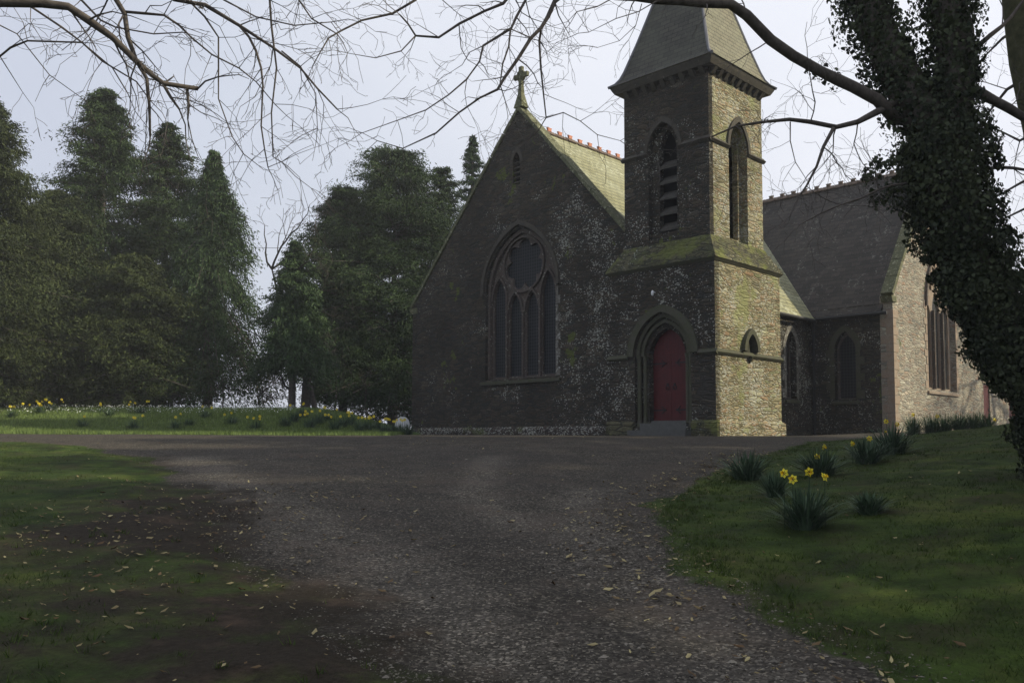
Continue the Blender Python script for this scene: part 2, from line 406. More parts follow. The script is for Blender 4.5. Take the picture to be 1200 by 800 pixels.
def H(x, y):
    x = np.asarray(x, float); y = np.asarray(y, float)
    a = -1.55 + .08 * y; k = 7.0; cap = .165
    z = -np.log(np.exp(-k * np.clip(a, -3, 5)) + math.exp(-k * cap)) / k
    z = np.maximum(z, -2.6)
    dR, dL, dB = masks(x, y)
    z = z + .36 * sst(dR / 4.2) + .05 * sst(dL / .8)
    z = z + .16 * sst((y - 14) / 8) * sst((x - 9) / 5)
    b = sst((y - 24.6) / 8.0) * sst((-x - 3.0) / 4.5)
    z = z + .93 * b
    z = z - 6.0 * sst((y - 38) / 26) * sst((-x - 1) / 8) - 6 * sst((y - 60) / 40) * sst((x + 7) / 8)
    near = np.clip(1 - y / 60, 0, 1)
    gr = sst(np.maximum(np.maximum(dR, dL), dB) / .5)
    z = z + near * (.018 * fbm(x, y, 1.3, 1) + gr * .030 * fbm(x, y, .55, 2) + .03 * fbm(x, y, 3.5, 5))
    # wheel ruts along the drive
    xc = (np.interp(y, XR[:, 0], XR[:, 1]) + np.interp(y, XL[:, 0], XL[:, 1])) / 2
    for o in (-.75, .75):
        z = z - .025 * np.exp(-((x - xc - o) / .3) ** 2) * (y < 19)
    return z
def Hz(x, y): return float(H(x, y))
def ground_at(px, py):
    r = ray(px, py); t = 3.0; p = r * t
    while t < 200:
        p = r * t
        if p.z < Hz(p.x, p.y): break
        t += .03
    return Vector((p.x, p.y, Hz(p.x, p.y)))
def axis(lo, hi, mid_lo, mid_hi, step, growth):
    a = list(np.arange(mid_lo, mid_hi, step)); s = step; v = mid_lo; left = []
    while v > lo: s *= growth; v -= s; left.append(v)
    s = step; v = a[-1]; right = []
    while v < hi: s *= growth; v += s; right.append(v)
    return np.array(left[::-1] + a + right)
gx = axis(-900, 900, -7, 7.5, .05, 1.035); gy = axis(-60, 1400, 2.5, 13, .05, 1.018)
GX, GY = np.meshgrid(gx, gy)
GZ = H(GX, GY)
dR, dL, dB = masks(GX, GY)
near_edge = .9 * np.exp(-np.maximum(dL, 0) / 2.0) * (dL > -.5)
gmask = np.clip(.5 + np.maximum(np.maximum(dR, dL), dB) / .5, 0, 1)
patch = .75 * np.exp(-(((GX + 3.6) / 1.3) ** 2 + ((GY - 8.4) / 2.3) ** 2)) + .45 * np.exp(-(((GX + 2.1) / 1.5) ** 2 + ((GY - 4.8) / 1.6) ** 2)) + .35 * np.exp(-((dL - .2) / .7) ** 2) * (GY < 16)
patch = patch + .45 * np.exp(-((dR + .35) / .28) ** 2) * (GY < 18)
patch = patch + .17 * (dL > -.3) * np.exp(-(np.maximum(dL - .4, 0) / 1.8) ** 2) * (GY < 18)
patch = patch + .36 * sst(dR / 2.5) * sst((GX - 2.4) / 2) * (GY < 20)
mmask = np.clip(patch + (.12 + .3 * np.clip(patch, 0, 1)) * fbm(GX, GY, .55, 9) + .15 * fbm(GX, GY, .2, 19), 0, 1)
pmask = np.zeros(GX.shape)
for pth, wd in (([(-5.6, 15.5), (-3.6, 11.5), (-2.2, 9.2), (-1.2, 7.4), (-.4, 5.8), (.0, 4.2)], .42), ([(1.2, 3.2), (1.25, 5.0), (.9, 6.6), (.6, 8.5), (1.0, 11.5)], .35), ([(-.4, 16), (-.5, 11), (.1, 8.8)], .3)):
    for (ax, ay), (bx, by) in zip(pth[:-1], pth[1:]):
        tt = np.clip(((GX - ax) * (bx - ax) + (GY - ay) * (by - ay)) / ((bx - ax) ** 2 + (by - ay) ** 2), 0, 1)
        dd = np.hypot(GX - ax - tt * (bx - ax), GY - ay - tt * (by - ay))
        pmask = np.maximum(pmask, np.exp(-(dd / wd) ** 2) * (.7 + .3 * fbm(GX, GY, .6, 12)))
pmask = np.clip(pmask, 0, 1)
ny, nx = GX.shape
idx = np.arange(ny * nx).reshape(ny, nx)
quads = np.stack([idx[:-1, :-1], idx[:-1, 1:], idx[1:, 1:], idx[1:, :-1]], -1).reshape(-1, 4)
fm = (gmask[:-1, :-1] + gmask[1:, 1:]).reshape(-1) / 2 > .5
co = np.stack([GX, GY, GZ], -1).reshape(-1, 3)
def sheet(name, q):
    used = np.unique(q); remap = -np.ones(ny * nx, int); remap[used] = np.arange(len(used))
    me = bpy.data.meshes.new(name)
    me.vertices.add(len(used)); me.vertices.foreach_set('co', co[used].reshape(-1).astype(np.float32))
    qq = remap[q]
    me.loops.add(len(qq) * 4); me.loops.foreach_set('vertex_index', qq.reshape(-1).astype(np.int32))
    me.polygons.add(len(qq)); me.polygons.foreach_set('loop_start', np.arange(0, len(qq) * 4, 4, dtype=np.int32))
    me.update(calc_edges=True); me.polygons.foreach_set('use_smooth', np.ones(len(qq), bool))
    for nm, arr in (('grass', gmask), ('mud', mmask), ('pale', pmask)):
        a = me.attributes.new(nm, 'FLOAT', 'POINT'); a.data.foreach_set('value', arr.reshape(-1)[used].astype(np.float32))
    return tag(link(name, me, M['ground']), kind='structure')
sheet('lawn', quads[fm]); sheet('gravel_drive', quads[~fm])

# ------------------------------------------------------------------ church
CX, CY = 5.457, 23.5
church = empty('church', (CX, CY, .10), YAW)
tag(church, 'dark rubble stone church with red west door, square tower and slate roofs', 'church')
def arch(c, w, z0, spring, apex, n=10):
    """outline of a pointed opening in (u, z), counter-clockwise from the bottom right"""
    h = w / 2; r = apex - spring; R = (h * h + r * r) / (2 * h)
    pts = [(c + h, z0), ]
    a1 = math.asin(min(1, r / R))
    for i in range(n + 1):
        a = a1 * i / n; pts.append((c + h - R + R * math.cos(a), spring + R * math.sin(a)))
    for i in range(n - 1, -1, -1):
        a = a1 * i / n; pts.append((c - h + R - R * math.cos(a), spring + R * math.sin(a)))
    pts.append((c - h, z0))
    return pts
def mapW(x0): return lambda u, z, d: (x0 + d, u, z)      # west faces: d goes into the wall
def mapS(y0): return lambda u, z, d: (u, y0 + d, z)
def mapE(x0): return lambda u, z, d: (x0 - d, u, z)
def mapN(y0): return lambda u, z, d: (u, y0 - d, z)
def panel(mb, mp, outer, holes=(), th=.5, back=True, mi=0, rmi=None):
    loops = [outer] + list(holes)
    flat = [p for l in loops for p in l]
    tri = tessellate_polygon([[Vector((u, z, 0)) for u, z in l] for l in loops])
    n = len(flat)
    vs = [mp(u, z, 0) for u, z in flat] + [mp(u, z, th) for u, z in flat]
    fs = [tuple(t) for t in tri] + ([tuple(i + n for i in t[::-1]) for t in tri] if back else [])
    mb.add(vs, fs, mi)
    b = 0; rf = []
    for l in loops:
        m = len(l)
        rf += [(b + i, b + (i + 1) % m, n + b + (i + 1) % m, n + b + i) for i in range(m)]
        b += m
    mb.add(vs, rf, mi if rmi is None else rmi)
def ring(mb, mp, inner, outer, d0, d1, mi=0):
    """band between two outlines of equal length, open at the ends"""
    m = len(inner)
    vs = [mp(*p, d0) for p in inner] + [mp(*p, d0) for p in outer] + [mp(*p, d1) for p in inner] + [mp(*p, d1) for p in outer]
    fs = []
    for i in range(m - 1):
        fs += [(i, i + 1, m + i + 1, m + i), (2 * m + i, 3 * m + i, 3 * m + i + 1, 2 * m + i + 1),
               (m + i, m + i + 1, 3 * m + i + 1, 3 * m + i), (i, 2 * m + i, 2 * m + i + 1, i + 1)]
    for i in (0, m - 1): fs.append((i, m + i, 3 * m + i, 2 * m + i))
    mb.add(vs, fs, mi)
def arcpart(c, w, spring, apex, n=12): return arch(c, w, spring, spring, apex, n)[1:-1]

def window(name, mp, c, w, z0, spring, apex, parent, sill=M['green_dressed'], frame=M['sandstone'], depth=.22, surround=None, hood=None, tracery=None, glass=True, sillw=.12):
    """pointed window as a part: tracery (the part), glass, sill, hood, surround as sub-parts"""
    mb = MB()
    if tracery: panel(mb, lambda u, z, d: mp(u, z, d + depth), arch(c, w + .04, z0 - .02, spring, apex + .03), tracery, .13)
    else:
        panel(mb, lambda u, z, d: mp(u, z, d + depth), arch(c, w + .04, z0 - .02, spring, apex + .03), [arch(c, w - .16, z0 + .06, spring, apex - .12)], .13)
    fr = mb.build(name, frame, parent)
    if glass:
        g = MB(); panel(g, lambda u, z, d: mp(u, z, d + depth + .08), arch(c, w, z0, spring, apex), (), .02); g.build('glass', M['glass'], fr)
    s = MB(); a = mp(c - w / 2 - sillw, 0, 0); bb = mp(c + w / 2 + sillw, 0, 0)
    # sloping sill block
    lo = [mp(c - w / 2 - sillw, z0 - .17, -.07), mp(c + w / 2 + sillw, z0 - .17, -.07), mp(c + w / 2 + sillw, z0 - .17, depth - .01), mp(c - w / 2 - sillw, z0 - .17, depth - .01)]
    hi = [mp(c - w / 2 - sillw, z0 - .08, -.07), mp(c + w / 2 + sillw, z0 - .08, -.07), mp(c + w / 2 + sillw, z0 + .03, depth - .01), mp(c - w / 2 - sillw, z0 + .03, depth - .01)]
    s.hexa(lo, hi); s.build('sill', sill, fr)
    if hood:
        h = MB(); ring(h, mp, arcpart(c, w + .16, spring - .05, apex + .09), arcpart(c, w + .40, spring - .05, apex + .24), -.09, .02)
        h.build('hood_mould', hood, fr)
    if surround:
        q = MB(); z = z0 + .02; i = 0; rr = random.Random(int(w * 100))
        while z < spring - .15:
            hh = .26 + rr.random() * .08
            for sgn in (-1, 1):
                e = (.16 if (i + (sgn > 0)) % 2 else .30) + rr.random() * .03
                u0 = c + sgn * (w / 2 + .004); u1 = c + sgn * (w / 2 + e)
                lo_, hi_ = min(u0, u1), max(u0, u1)
                q.hexa([mp(lo_, z, -.018), mp(hi_, z, -.018), mp(hi_, z, .05), mp(lo_, z, .05)],
                       [mp(lo_, z + hh - .02, -.018), mp(hi_, z + hh - .02, -.018), mp(hi_, z + hh - .02, .05), mp(lo_, z + hh - .02, .05)])
            z += hh; i += 1
        ring(q, mp, arcpart(c, w + .01, spring, apex + .005), arcpart(c, w + .42, spring, apex + .24), -.02, .05)
        q.build('surround', surround, fr)
    return fr

# --- west gable of the nave
GXF = .5; GC = 7.91; GHW = 5.65; EZ = 4.93; AZ = 11.18
y0, y1 = GC - GHW, GC + GHW
BW = dict(c=7.86, w=3.3, z0=1.98, spring=5.0, apex=7.10)
big_hole = arch(**{'c': BW['c'], 'w': BW['w'], 'z0': BW['z0'], 'spring': BW['spring'], 'apex': BW['apex']})
vent_hole = arch(8.0, .34, 8.62, 9.35, 9.72, 5)
mb = MB()
panel(mb, mapW(GXF), [(y0, -1.5), (y1, -1.5), (y1, EZ), (GC, AZ), (y0, EZ)], [big_hole, vent_hole], .55)
mb.build('west_gable_wall', M['stone'], church)
mb = MB(); panel(mb, mapW(GXF + .3), [(7.7, 8.5), (8.3, 8.5), (8.3, 9.9), (7.7, 9.9)], (), .02); mb.build('vent_shade', M['dark'], church)  # near-black sheet painting the shade behind the vent slats
mb = MB()
for k in range(5):
    z = 8.68 + k * .17
    mb.hexa([(GXF + .05, 7.84, z), (GXF + .05, 8.16, z), (GXF + .25, 8.16, z + .1), (GXF + .25, 7.84, z + .1)],
            [(GXF + .05, 7.84, z + .04), (GXF + .05, 8.16, z + .04), (GXF + .25, 8.16, z + .14), (GXF + .25, 7.84, z + .14)])
ring(mb, mapW(GXF), arcpart(8.0, .36, 9.35, 9.73), arcpart(8.0, .62, 9.35, 9.93), -.03, .05)
mb.build('vent_louvres', M['grey_dressed'], church)
# plinth course of the gable
mb = MB()
mb.hexa([(GXF - .10, 3.7, -1.4), (GXF - .10, y1 + .08, -1.4), (GXF + .1, y1 + .08, -1.4), (GXF + .1, 3.7, -1.4)],
        [(GXF - .10, 3.7, .26), (GXF - .10, y1 + .08, .26), (GXF + .1, y1 + .08, .26), (GXF + .1, 3.7, .26)])
mb.hexa([(GXF - .10, 3.7, .262), (GXF - .10, y1 + .08, .262), (GXF + .1, y1 + .08, .262), (GXF + .1, 3.7, .262)],
        [(GXF - .004, 3.7, .36), (GXF - .004, y1 + .004, .36), (GXF + .1, y1 + .004, .36), (GXF + .1, 3.7, .36)])
mb.build('gable_plinth', M['plinth_stone'], church)
# tracery: four lights under an eight-foil
def foil(cx, cz, r1, r2, k, n=88, rot=0):
    pts = []
    for i in range(n):
        th = 2 * PI * i / n; best = 0
        for j in range(k):
            a = 2 * PI * j / k + rot; dx = math.cos(th - a)
            disc = r2 * r2 - r1 * r1 * (1 - dx * dx)
            if dx > 0 and disc > 0: best = max(best, r1 * dx + math.sqrt(disc))
        pts.append((cx + best * math.cos(th), cz + best * math.sin(th)))
    return pts
c = BW['c']
def trefoil_head(c, w, z0, spring, apex): return arch(c, w, z0, spring, apex, 7)
holes = [trefoil_head(c - .40, .60, 2.08, 4.25, 4.92), trefoil_head(c + .40, .60, 2.08, 4.25, 4.92),
         trefoil_head(c - 1.15, .62, 2.08, 4.75, 5.5), trefoil_head(c + 1.15, .62, 2.08, 4.75, 5.5),
         foil(c, 5.88, .61, .275, 7, rot=PI / 2),
         ]
fr = window('west_window', mapW(GXF), c, BW['w'], BW['z0'], BW['spring'], BW['apex'], church, hood=M['grey_dressed'], depth=.26, tracery=holes, sillw=.22)
mb = MB()                                                    # moulded mullions standing proud of the tracery plate
for u in (c - .78, c, c + .78):
    mb.box(GXF + .15, GXF + .262, u - .035, u + .035, 2.03, 4.75 if u != c else 4.4)
for hc in (c - .40, c + .40):
    ring(mb, mapW(GXF), arcpart(hc, .62, 4.25, 4.94, 8), arcpart(hc, .76, 4.25, 5.04, 8), .17, .262)
for hc in (c - 1.15, c + 1.15):
    ring(mb, mapW(GXF), arcpart(hc, .64, 4.75, 5.52, 8), arcpart(hc, .78, 4.75, 5.62, 8), .17, .262)
inn = foil(c, 5.88, .61, .275, 7, rot=PI / 2); cir = [(c + .97 * math.cos(2 * PI * i / 88), 5.88 + .97 * math.sin(2 * PI * i / 88)) for i in range(88)]
cir0 = [(c + .90 * math.cos(2 * PI * i / 88), 5.88 + .90 * math.sin(2 * PI * i / 88)) for i in range(88)]
ring(mb, mapW(GXF), cir0 + cir0[:1], cir + cir[:1], .17, .262)
ring(mb, mapW(GXF), arcpart(c, BW['w'] - .22, 4.95, 6.95), arcpart(c, BW['w'] - .01, 5.0, 7.09), .12, .262)
for sg in (-1, 1): mb.box(GXF + .12, GXF + .262, c + sg * 1.595 - .05, c + sg * 1.595 + .05, 2.03, 5.0)
mb.build('mullions', M['sandstone'], fr)
q = MB(); z = 2.0; i = 0                                       # pale blocks on the right jamb only
while z < 4.9:
    e = .10 if i % 2 else .19
    q.box(GXF - .012, GXF + .04, c - 1.66 - e, c - 1.66, z, z + .27); z += .29; i += 1
q.build('jamb_blocks', M['quoin'], fr)
# coping of the gable
def coping(name, mp, c, hw, ez, az, d0, d1, th=.11, parent=church, mat=M['coping']):
    mb = MB(); sl = (az - ez) / hw; L = math.hypot(1, sl); ox, oz = sl / L * th, th / L
    for s in (-1, 1):
        n = 9
        for i in range(n):
            t0, t1 = i / n, (i + 1) / n - .004
            a = (c + s * hw * (1 - t0) + s * .02, ez + (az - ez) * t0 + .004); b = (c + s * hw * (1 - t1) + s * .02, ez + (az - ez) * t1 + .004)
            a2 = (a[0] + s * ox, a[1] + oz); b2 = (b[0] + s * ox, b[1] + oz)
            if i == n - 1: b = (c, az + .004); b2 = (c, az + th * L)
            j = random.uniform(-.012, .012)
            mb.hexa([mp(*a, d0 + j), mp(*b, d0 + j), mp(*b, d1), mp(*a, d1)], [mp(*a2, d0 + j), mp(*b2, d0 + j), mp(*b2, d1), mp(*a2, d1)])
        k0 = (c + s * (hw + .02), ez - .22)
        mb.hexa([mp(k0[0] - s * .3, k0[1], d0 + .01), mp(k0[0] + s * .05, k0[1], d0 + .01), mp(k0[0] + s * .05, k0[1], d1), mp(k0[0] - s * .3, k0[1], d1)],
                [mp(k0[0] - s * .3, ez - .01, d0 + .01), mp(k0[0] + s * .16, ez - .01, d0 + .01), mp(k0[0] + s * .16, ez - .01, d1), mp(k0[0] - s * .3, ez - .01, d1)])
    return mb.build(name, mat, parent)
coping('gable_coping', mapW(GXF), GC, GHW, EZ, AZ, -.05, .40)
# apex cross
mb = MB(); X = GXF + .12; z = AZ + .2
mb.hexa([(X - .17, GC - .2, z - .1), (X + .17, GC - .2, z - .1), (X + .17, GC + .2, z - .1), (X - .17, GC + .2, z - .1)],
        [(X - .09, GC - .09, z + .35), (X + .09, GC - .09, z + .35), (X + .09, GC + .09, z + .35), (X - .09, GC + .09, z + .35)])
mb.hexa([(X - .085, GC - .085, z + .352), (X + .085, GC - .085, z + .352), (X + .085, GC + .085, z + .352), (X - .085, GC + .085, z + .352)],
        [(X - .045, GC - .045, z + 1.0), (X + .045, GC - .045, z + 1.0), (X + .045, GC + .045, z + 1.0), (X - .045, GC + .045, z + 1.0)])
cz = z + 1.03
out = []
for k in range(4):
    a = PI / 2 * k
    for da, r in ((-.24, .33), (.24, .33), (.42, .17), (PI / 4, .10), (PI / 2 - .42, .17)): out.append((GC + r * math.cos(a + da), cz + r * math.sin(a + da)))
panel(mb, mapW(X - .055), out, (), .11)
ringo = [(GC + .19 * math.cos(i * PI / 12), cz + .2 * math.sin(i * PI / 12)) for i in range(25)]
ringi = [(GC + .15 * math.cos(i * PI / 12), cz + .15 * math.sin(i * PI / 12)) for i in range(25)]
ring(mb, mapW(X - .05), ringi, ringo, 0, .1)
mb.build('apex_cross', M['coping'], church)

# --- nave side walls and roof
NX1 = 24.0
nave_lancet = arch(8.65, .74, 1.42, 3.2, 3.85)
mb = MB()
panel(mb, mapS(y0 + .004), [(GXF + .551, -1.5), (10.9, -1.5), (10.9, 4.6), (GXF + .551, 4.6)], [nave_lancet], .5)
mb.build('nave_south_wall', M['stone'], church)
mb = MB(); mb.box(GXF + .551, NX1, y1 - .5, y1 - .004, -2.5, 4.6); mb.box(NX1 - .5, NX1, y0, y1 - .51, -2.5, 4.6)
panel(mb, mapE(NX1 - .003), [(y0, 4.61), (y1, 4.61), (GC, 10.6)], (), .4)
mb.build('nave_far_walls', M['stone'], church)
window('nave_window', mapS(y0 + .004), 8.65, .74, 1.42, 3.2, 3.85, church, surround=M['quoin'])
def roof_slab(mb, a, b, c_, d, th):
    """a,b lower edge, c_,d upper edge (outer surface)"""
    n = (Vector(b) - Vector(a)).cross(Vector(d) - Vector(a)).normalized()
    if n.z < 0: n = -n
    lo = [Vector(p) - n * th for p in (a, b, c_, d)]
    mb.hexa(lo, [Vector(p) for p in (a, b, c_, d)])
RZ = 10.78; sl = (RZ - 4.62) / (GC - y0)
mb = MB()
ov = .22
roof_slab(mb, (GXF + .42, y0 - ov, 4.62 - ov * sl), (NX1, y0 - ov, 4.62 - ov * sl), (NX1, GC, RZ), (GXF + .42, GC, RZ), .12)
nroof = mb.build('nave_roof', M['slate_sunlit'], church)
mb = MB()
roof_slab(mb, (GXF + .42, y1 + ov, 4.62 - ov * sl), (NX1, y1 + ov, 4.62 - ov * sl), (NX1, GC + .01, RZ), (GXF + .42, GC + .01, RZ), .12)
mb.build('north_slope', M['slate_dark'], nroof)
# crested ridge tiles: one mesh, repeated
def ridge_tile(along, mat, parent):
    mb = MB(); L = .50
    def q(u, v, z): return (u, v, z) if along == 'x' else (v, u, z)
    mb.hexa([q(0, -.15, -.13), q(L, -.15, -.13), q(L, 0, .02), q(0, 0, .02)], [q(0, -.17, -.10), q(L, -.17, -.10), q(L, 0, .06), q(0, 0, .06)])
    mb.hexa([q(0, .15, -.13), q(L, .15, -.13), q(L, .004, .02), q(0, .004, .02)], [q(0, .17, -.10), q(L, .17, -.10), q(L, .004, .06), q(0, .004, .06)])
    a = [(.15, .045), (.33, .045), (.32, .10), (.35, .165), (.12, .165), (.16, .10)]
    mb.hexa([q(u, -.035, z) for u, z in a], [q(u, .035, z) for u, z in a], 1)
    return mb.build('ridge_tile', [M['ridge_dark'], mat], parent)
rt_n = ridge_tile('x', M['terracotta'], nroof); rt_n.location = (GXF + .75, GC, RZ)
for k in range(1, 24):
    t = rt_n.copy(); COL.objects.link(t); t.parent = nroof; t.location = (GXF + .75 + .56 * k, GC, RZ + random.uniform(-.01, .01))

# --- transept
TX0, TX1, TY0 = 10.28, 19.55, -.71
TC = (TX0 + TX1) / 2; TEZ = 4.72; TAZ = 11.05; TRZ = 10.62
tr_l = arch(1.02, .78, 1.40, 3.15, 3.85)
mb = MB(); panel(mb, mapW(TX0), [(TY0 + .45, -1.5), (y0 + .3, -1.5), (y0 + .3, TEZ), (TY0 + .45, TEZ)], [tr_l], .5)
mb.build('transept_west_wall', M['stone'], church)
window('transept_west_window', mapW(TX0), 1.02, .78, 1.40, 3.15, 3.85, church, surround=M['green_dressed'])
SW = dict(c=14.98, w=3.0, z0=1.85, spring=5.0, apex=7.3)
mb = MB(); panel(mb, mapS(TY0), [(TX0, -1.5), (TX1, -1.5), (TX1, TEZ + .25), (TC, TAZ), (TX0, TEZ + .25)], [arch(SW['c'], SW['w'], SW['z0'], SW['spring'], SW['apex'])], .449)
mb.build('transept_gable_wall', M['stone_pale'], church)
cc = SW['c']
sh = [arch(cc - .93, .74, 1.95, 4.6, 5.25, 6), arch(cc, .74, 1.95, 4.9, 5.7, 6), arch(cc + .93, .74, 1.95, 4.6, 5.25, 6),
      foil(cc - .5, 6.0, .2, .13, 4, 40), foil(cc + .5, 6.0, .2, .13, 4, 40), foil(cc, 6.55, .16, .11, 4, 40)]
fr = window('transept_south_window', mapS(TY0), cc, SW['w'], SW['z0'], SW['spring'], SW['apex'], church, sill=M['pink_dressed'], frame=M['pink_dressed'], depth=.2, hood=M['sandstone'], tracery=sh, surround=M['pink_dressed'])
mb = MB()
for u in (cc - .465, cc + .465): mb.box(u - .05, u + .05, TY0 + .08, TY0 + .198, 1.9, 4.9)
mb.build('mullions', M['sandstone'], fr)
coping('transept_coping', mapS(TY0), TC, (TX1 - TX0) / 2, TEZ + .25, TAZ, -.05, .36, .15)
q = MB(); z = -.3; i = 0                                        # dressed corner stones
while z < 4.4:
    e1, e2 = (.42, .24) if i % 2 else (.24, .42)
    q.box(TX0 - .015, TX0 + e1, TY0 - .015, TY0 + e2, z, z + .285); z += .30; i += 1
q.build('corner_stones', M['pink_dressed'], church)
mb = MB(); mb.box(TX1 - .45, TX1, TY0 + .451, y0 + 1, -2, TEZ); mb.build('transept_east_wall', M['stone_pale'], church)
sl2 = (TRZ - (TEZ - .02)) / (TC - TX0)
mb = MB(); roof_slab(mb, (TX0 - .2, TY0 + .34, TEZ - .02 - .2 * sl2), (TX0 - .2, GC - .1, TEZ - .02 - .2 * sl2), (TC, GC - .1, TRZ), (TC, TY0 + .34, TRZ), .12)
troof = mb.build('transept_roof', M['slate_dark'], church)
mb = MB(); roof_slab(mb, (TX1 + .2, TY0 + .34, TEZ - .02 - .2 * sl2), (TX1 + .2, GC - .1, TEZ - .02 - .2 * sl2), (TC + .01, GC - .1, TRZ), (TC + .01, TY0 + .34, TRZ), .12)
mb.build('east_slope', M['slate_dark'], troof)
rt_t = ridge_tile('y', M['ridge_dark'], troof); rt_t.location = (TC, TY0 + .4, TRZ)
for k in range(1, 15):
    t = rt_t.copy(); COL.objects.link(t); t.parent = troof; t.location = (TC, TY0 + .4 + .53 * k, TRZ)
# gutters
mb = MB()
mb.tube([(TX0 - .26, TY0 + .1, TEZ - .36), (TX0 - .26, y0 - .3, TEZ - .36)], [.065, .065], 8)
mb.tube([(3.7, y0 - .27, 4.30), (TX0 - .28, y0 - .27, 4.30)], [.065, .065], 8)
mb.tube([(TX0 - .30, y0 - .20, 4.30), (TX0 - .12, y0 - .12, 4.1), (TX0 - .10, y0 - .10, .0)], [.045, .045, .045], 8)
mb.build('gutter', M['pipe'], church)

# --- vestry with the red doors beyond the transept
VY = -.705
mb = MB(); panel(mb, mapS(VY), [(TX1 + .004, -1.5), (27, -1.5), (27, 2.9), (TX1 + .004, 2.9)], [[(20.55, .2), (20.55, 2.35), (19.75, 2.35), (19.75, .2)], [(24.2, .2), (24.2, 2.35), (23.2, 2.35), (23.2, .2)]], .4)
mb.box(26.6, 27, VY + .41, 3, -1.5, 2.9)
mb.build('vestry_wall', M['stone_pale'], church)
mb = MB(); roof_slab(mb, (TX1 + .01, VY - .2, 2.78), (27.2, VY - .2, 2.78), (27.2, 2.6, 5.2), (TX1 + .01, 2.6, 5.2), .1); mb.build('vestry_roof', M['slate_dark'], church)
for a, b in ((19.76, 20.54), (23.21, 24.19)):
    mb = MB(); mb.box(a, b, VY + .04, VY + .10, .2, 2.34); dd = mb.build('vestry_door', M['red'], church); dd['label'] = 'red painted side door'
    mb = MB(); mb.box(b - .14, b - .10, VY + .01, VY + .037, 1.2, 1.32); mb.build('handle', M['iron'], dd)
mb = MB(); mb.box(19.60, 20.7, VY - .03, VY - .002, 2.37, 2.6); mb.build('vestry_lintel', M['pink_dressed'], church)

# --- tower
S = 3.6
DC = 1.72
mb = MB()
door_o = arch(DC, 1.92, .30, 2.33, 3.52)
panel(mb, mapW(0), [(0, -1.5), (S, -1.5), (S, 4.87), (0, 4.87)], [door_o], .24)
mb.box(0, .6, S - .24 + .001, S, -1.5, 4.87) if False else None
mb.box(.241, S, S - .4, S - .001, -1.5, 4.87)
mb.box(S - .4, S - .001, .401, S - .401, -1.5, 4.87)
# inner order round the door
door_i = arch(DC, 1.24, .30, 2.30, 3.10)
panel(mb, mapW(.241), [(.45, -.5), (3.1, -.5), (3.1, 4.4), (.45, 4.4)], [door_i], .22)
mb.build('tower_west_wall', M['stone'], church)
mb = MB()
niche_o = arch(1.78, .78, 2.33, 2.50, 3.00, 6)
panel(mb, mapS(0.0), [(.003, -1.5), (S - .003, -1.5), (S - .003, 4.868), (.003, 4.868)], [niche_o], .239)
mb.build('tower_south_wall', M['stone_sunlit'], church)
mb = MB(); panel(mb, mapS(.24), [(1.2, 2.2), (2.4, 2.2), (2.4, 3.2), (1.2, 3.2)], (), .02); mb.build('niche_shade', M['dark'], church)  # sheet painted near black for the shade in the niche
mb = MB()                                                       # hooded niche on the string course
ring(mb, mapS(0), arcpart(1.78, .60, 2.42, 2.92, 8), arcpart(1.78, .86, 2.42, 3.08, 8), -.12, .12)
mb.tube([(1.78, .10, 2.40), (1.78, .08, 2.62), (1.78, .08, 2.80)], [.10, .07, .045], 8)
mb.tube([(1.78, -.06, 2.30), (1.78, -.02, 2.18), (1.78, .04, 2.10)], [.09, .07, .03], 8)
mb.build('niche', M['green_dressed'], church)
# moulded door arch orders
mb = MB()
for w, ap, d0, d1, dw in ((1.96, 3.54, -.07, .03, .22), (1.70, 3.40, .06, .238, .12), (1.46, 3.25, .13, .238, .10)):
    ring(mb, mapW(0), arcpart(DC, w, 2.33, ap - 0.0), arcpart(DC, w + 2 * dw, 2.33, ap + dw * .95), d0, d1)
mb.build('door_arch', M['green_dressed'], church)
mb = MB()                                                       # jamb shafts
for s in (-1, 1):
    for r_, off, xx in ((.065, .88, .12), (.06, .72, .19)):
        mb = MB()
        mb.tube([(xx, DC + s * off, .3), (xx, DC + s * off, 2.2)], [r_, r_], 10)
        mb.tube([(xx, DC + s * off, 2.2), (xx, DC + s * off, 2.34)], [r_, r_ * 1.5], 10)
        mb.tube([(xx, DC + s * off, .3), (xx, DC + s * off, .46)], [r_ * 1.6, r_ * 1.1], 10)
        mb.build('jamb_shaft', M['green_dressed'], church)
# door leaves
mb = MB(); dh = arch(DC, 1.26, .48, 2.30, 3.11)
half = [(u, z) for u, z in dh if u >= DC - 1e-6]; other = [(u, z) for u, z in dh if u <= DC + 1e-6]
panel(mb, mapW(.44), half + [(DC + .004, .48)], (), .06)
panel(mb, mapW(.44), other + [(DC - .004, .48)], (), .06)
door = mb.build('west_door', M['red'], church); door['label'] = 'red boarded pointed double door with black iron hinges'
for z in (.78, 2.12):
    for s in (-1, 1):
        mb = MB()
        mb.box(.415, .438, min(DC + s * .60, DC + s * .16), max(DC + s * .60, DC + s * .16), z - .02, z + .02)
        u = DC + s * .17
        for a in (-.8, .8):
            mb.hexa([(.417, u + s * .03, z - .015), (.417, u + s * .03, z + .015), (.437, u + s * .03, z + .015), (.437, u + s * .03, z - .015)],
                    [(.417, u + s * .14, z + a * .12 - .012), (.417, u + s * .14, z + a * .12 + .012), (.437, u + s * .14, z + a * .12 + .012), (.437, u + s * .14, z + a * .12 - .012)])
        mb.build('hinge', M['iron'], door)
for s in (-1, 1):
    mb = MB(); u = DC + s * .12
    pts = [(.425, u + .055 * math.cos(i * PI / 6), 1.42 + .065 * math.sin(i * PI / 6)) for i in range(13)]
    mb.tube(pts, [.011] * 13, 6, cap=False); mb.box(.42, .438, u - .03, u + .03, 1.46, 1.54); mb.build('door_ring', M['iron'], door)
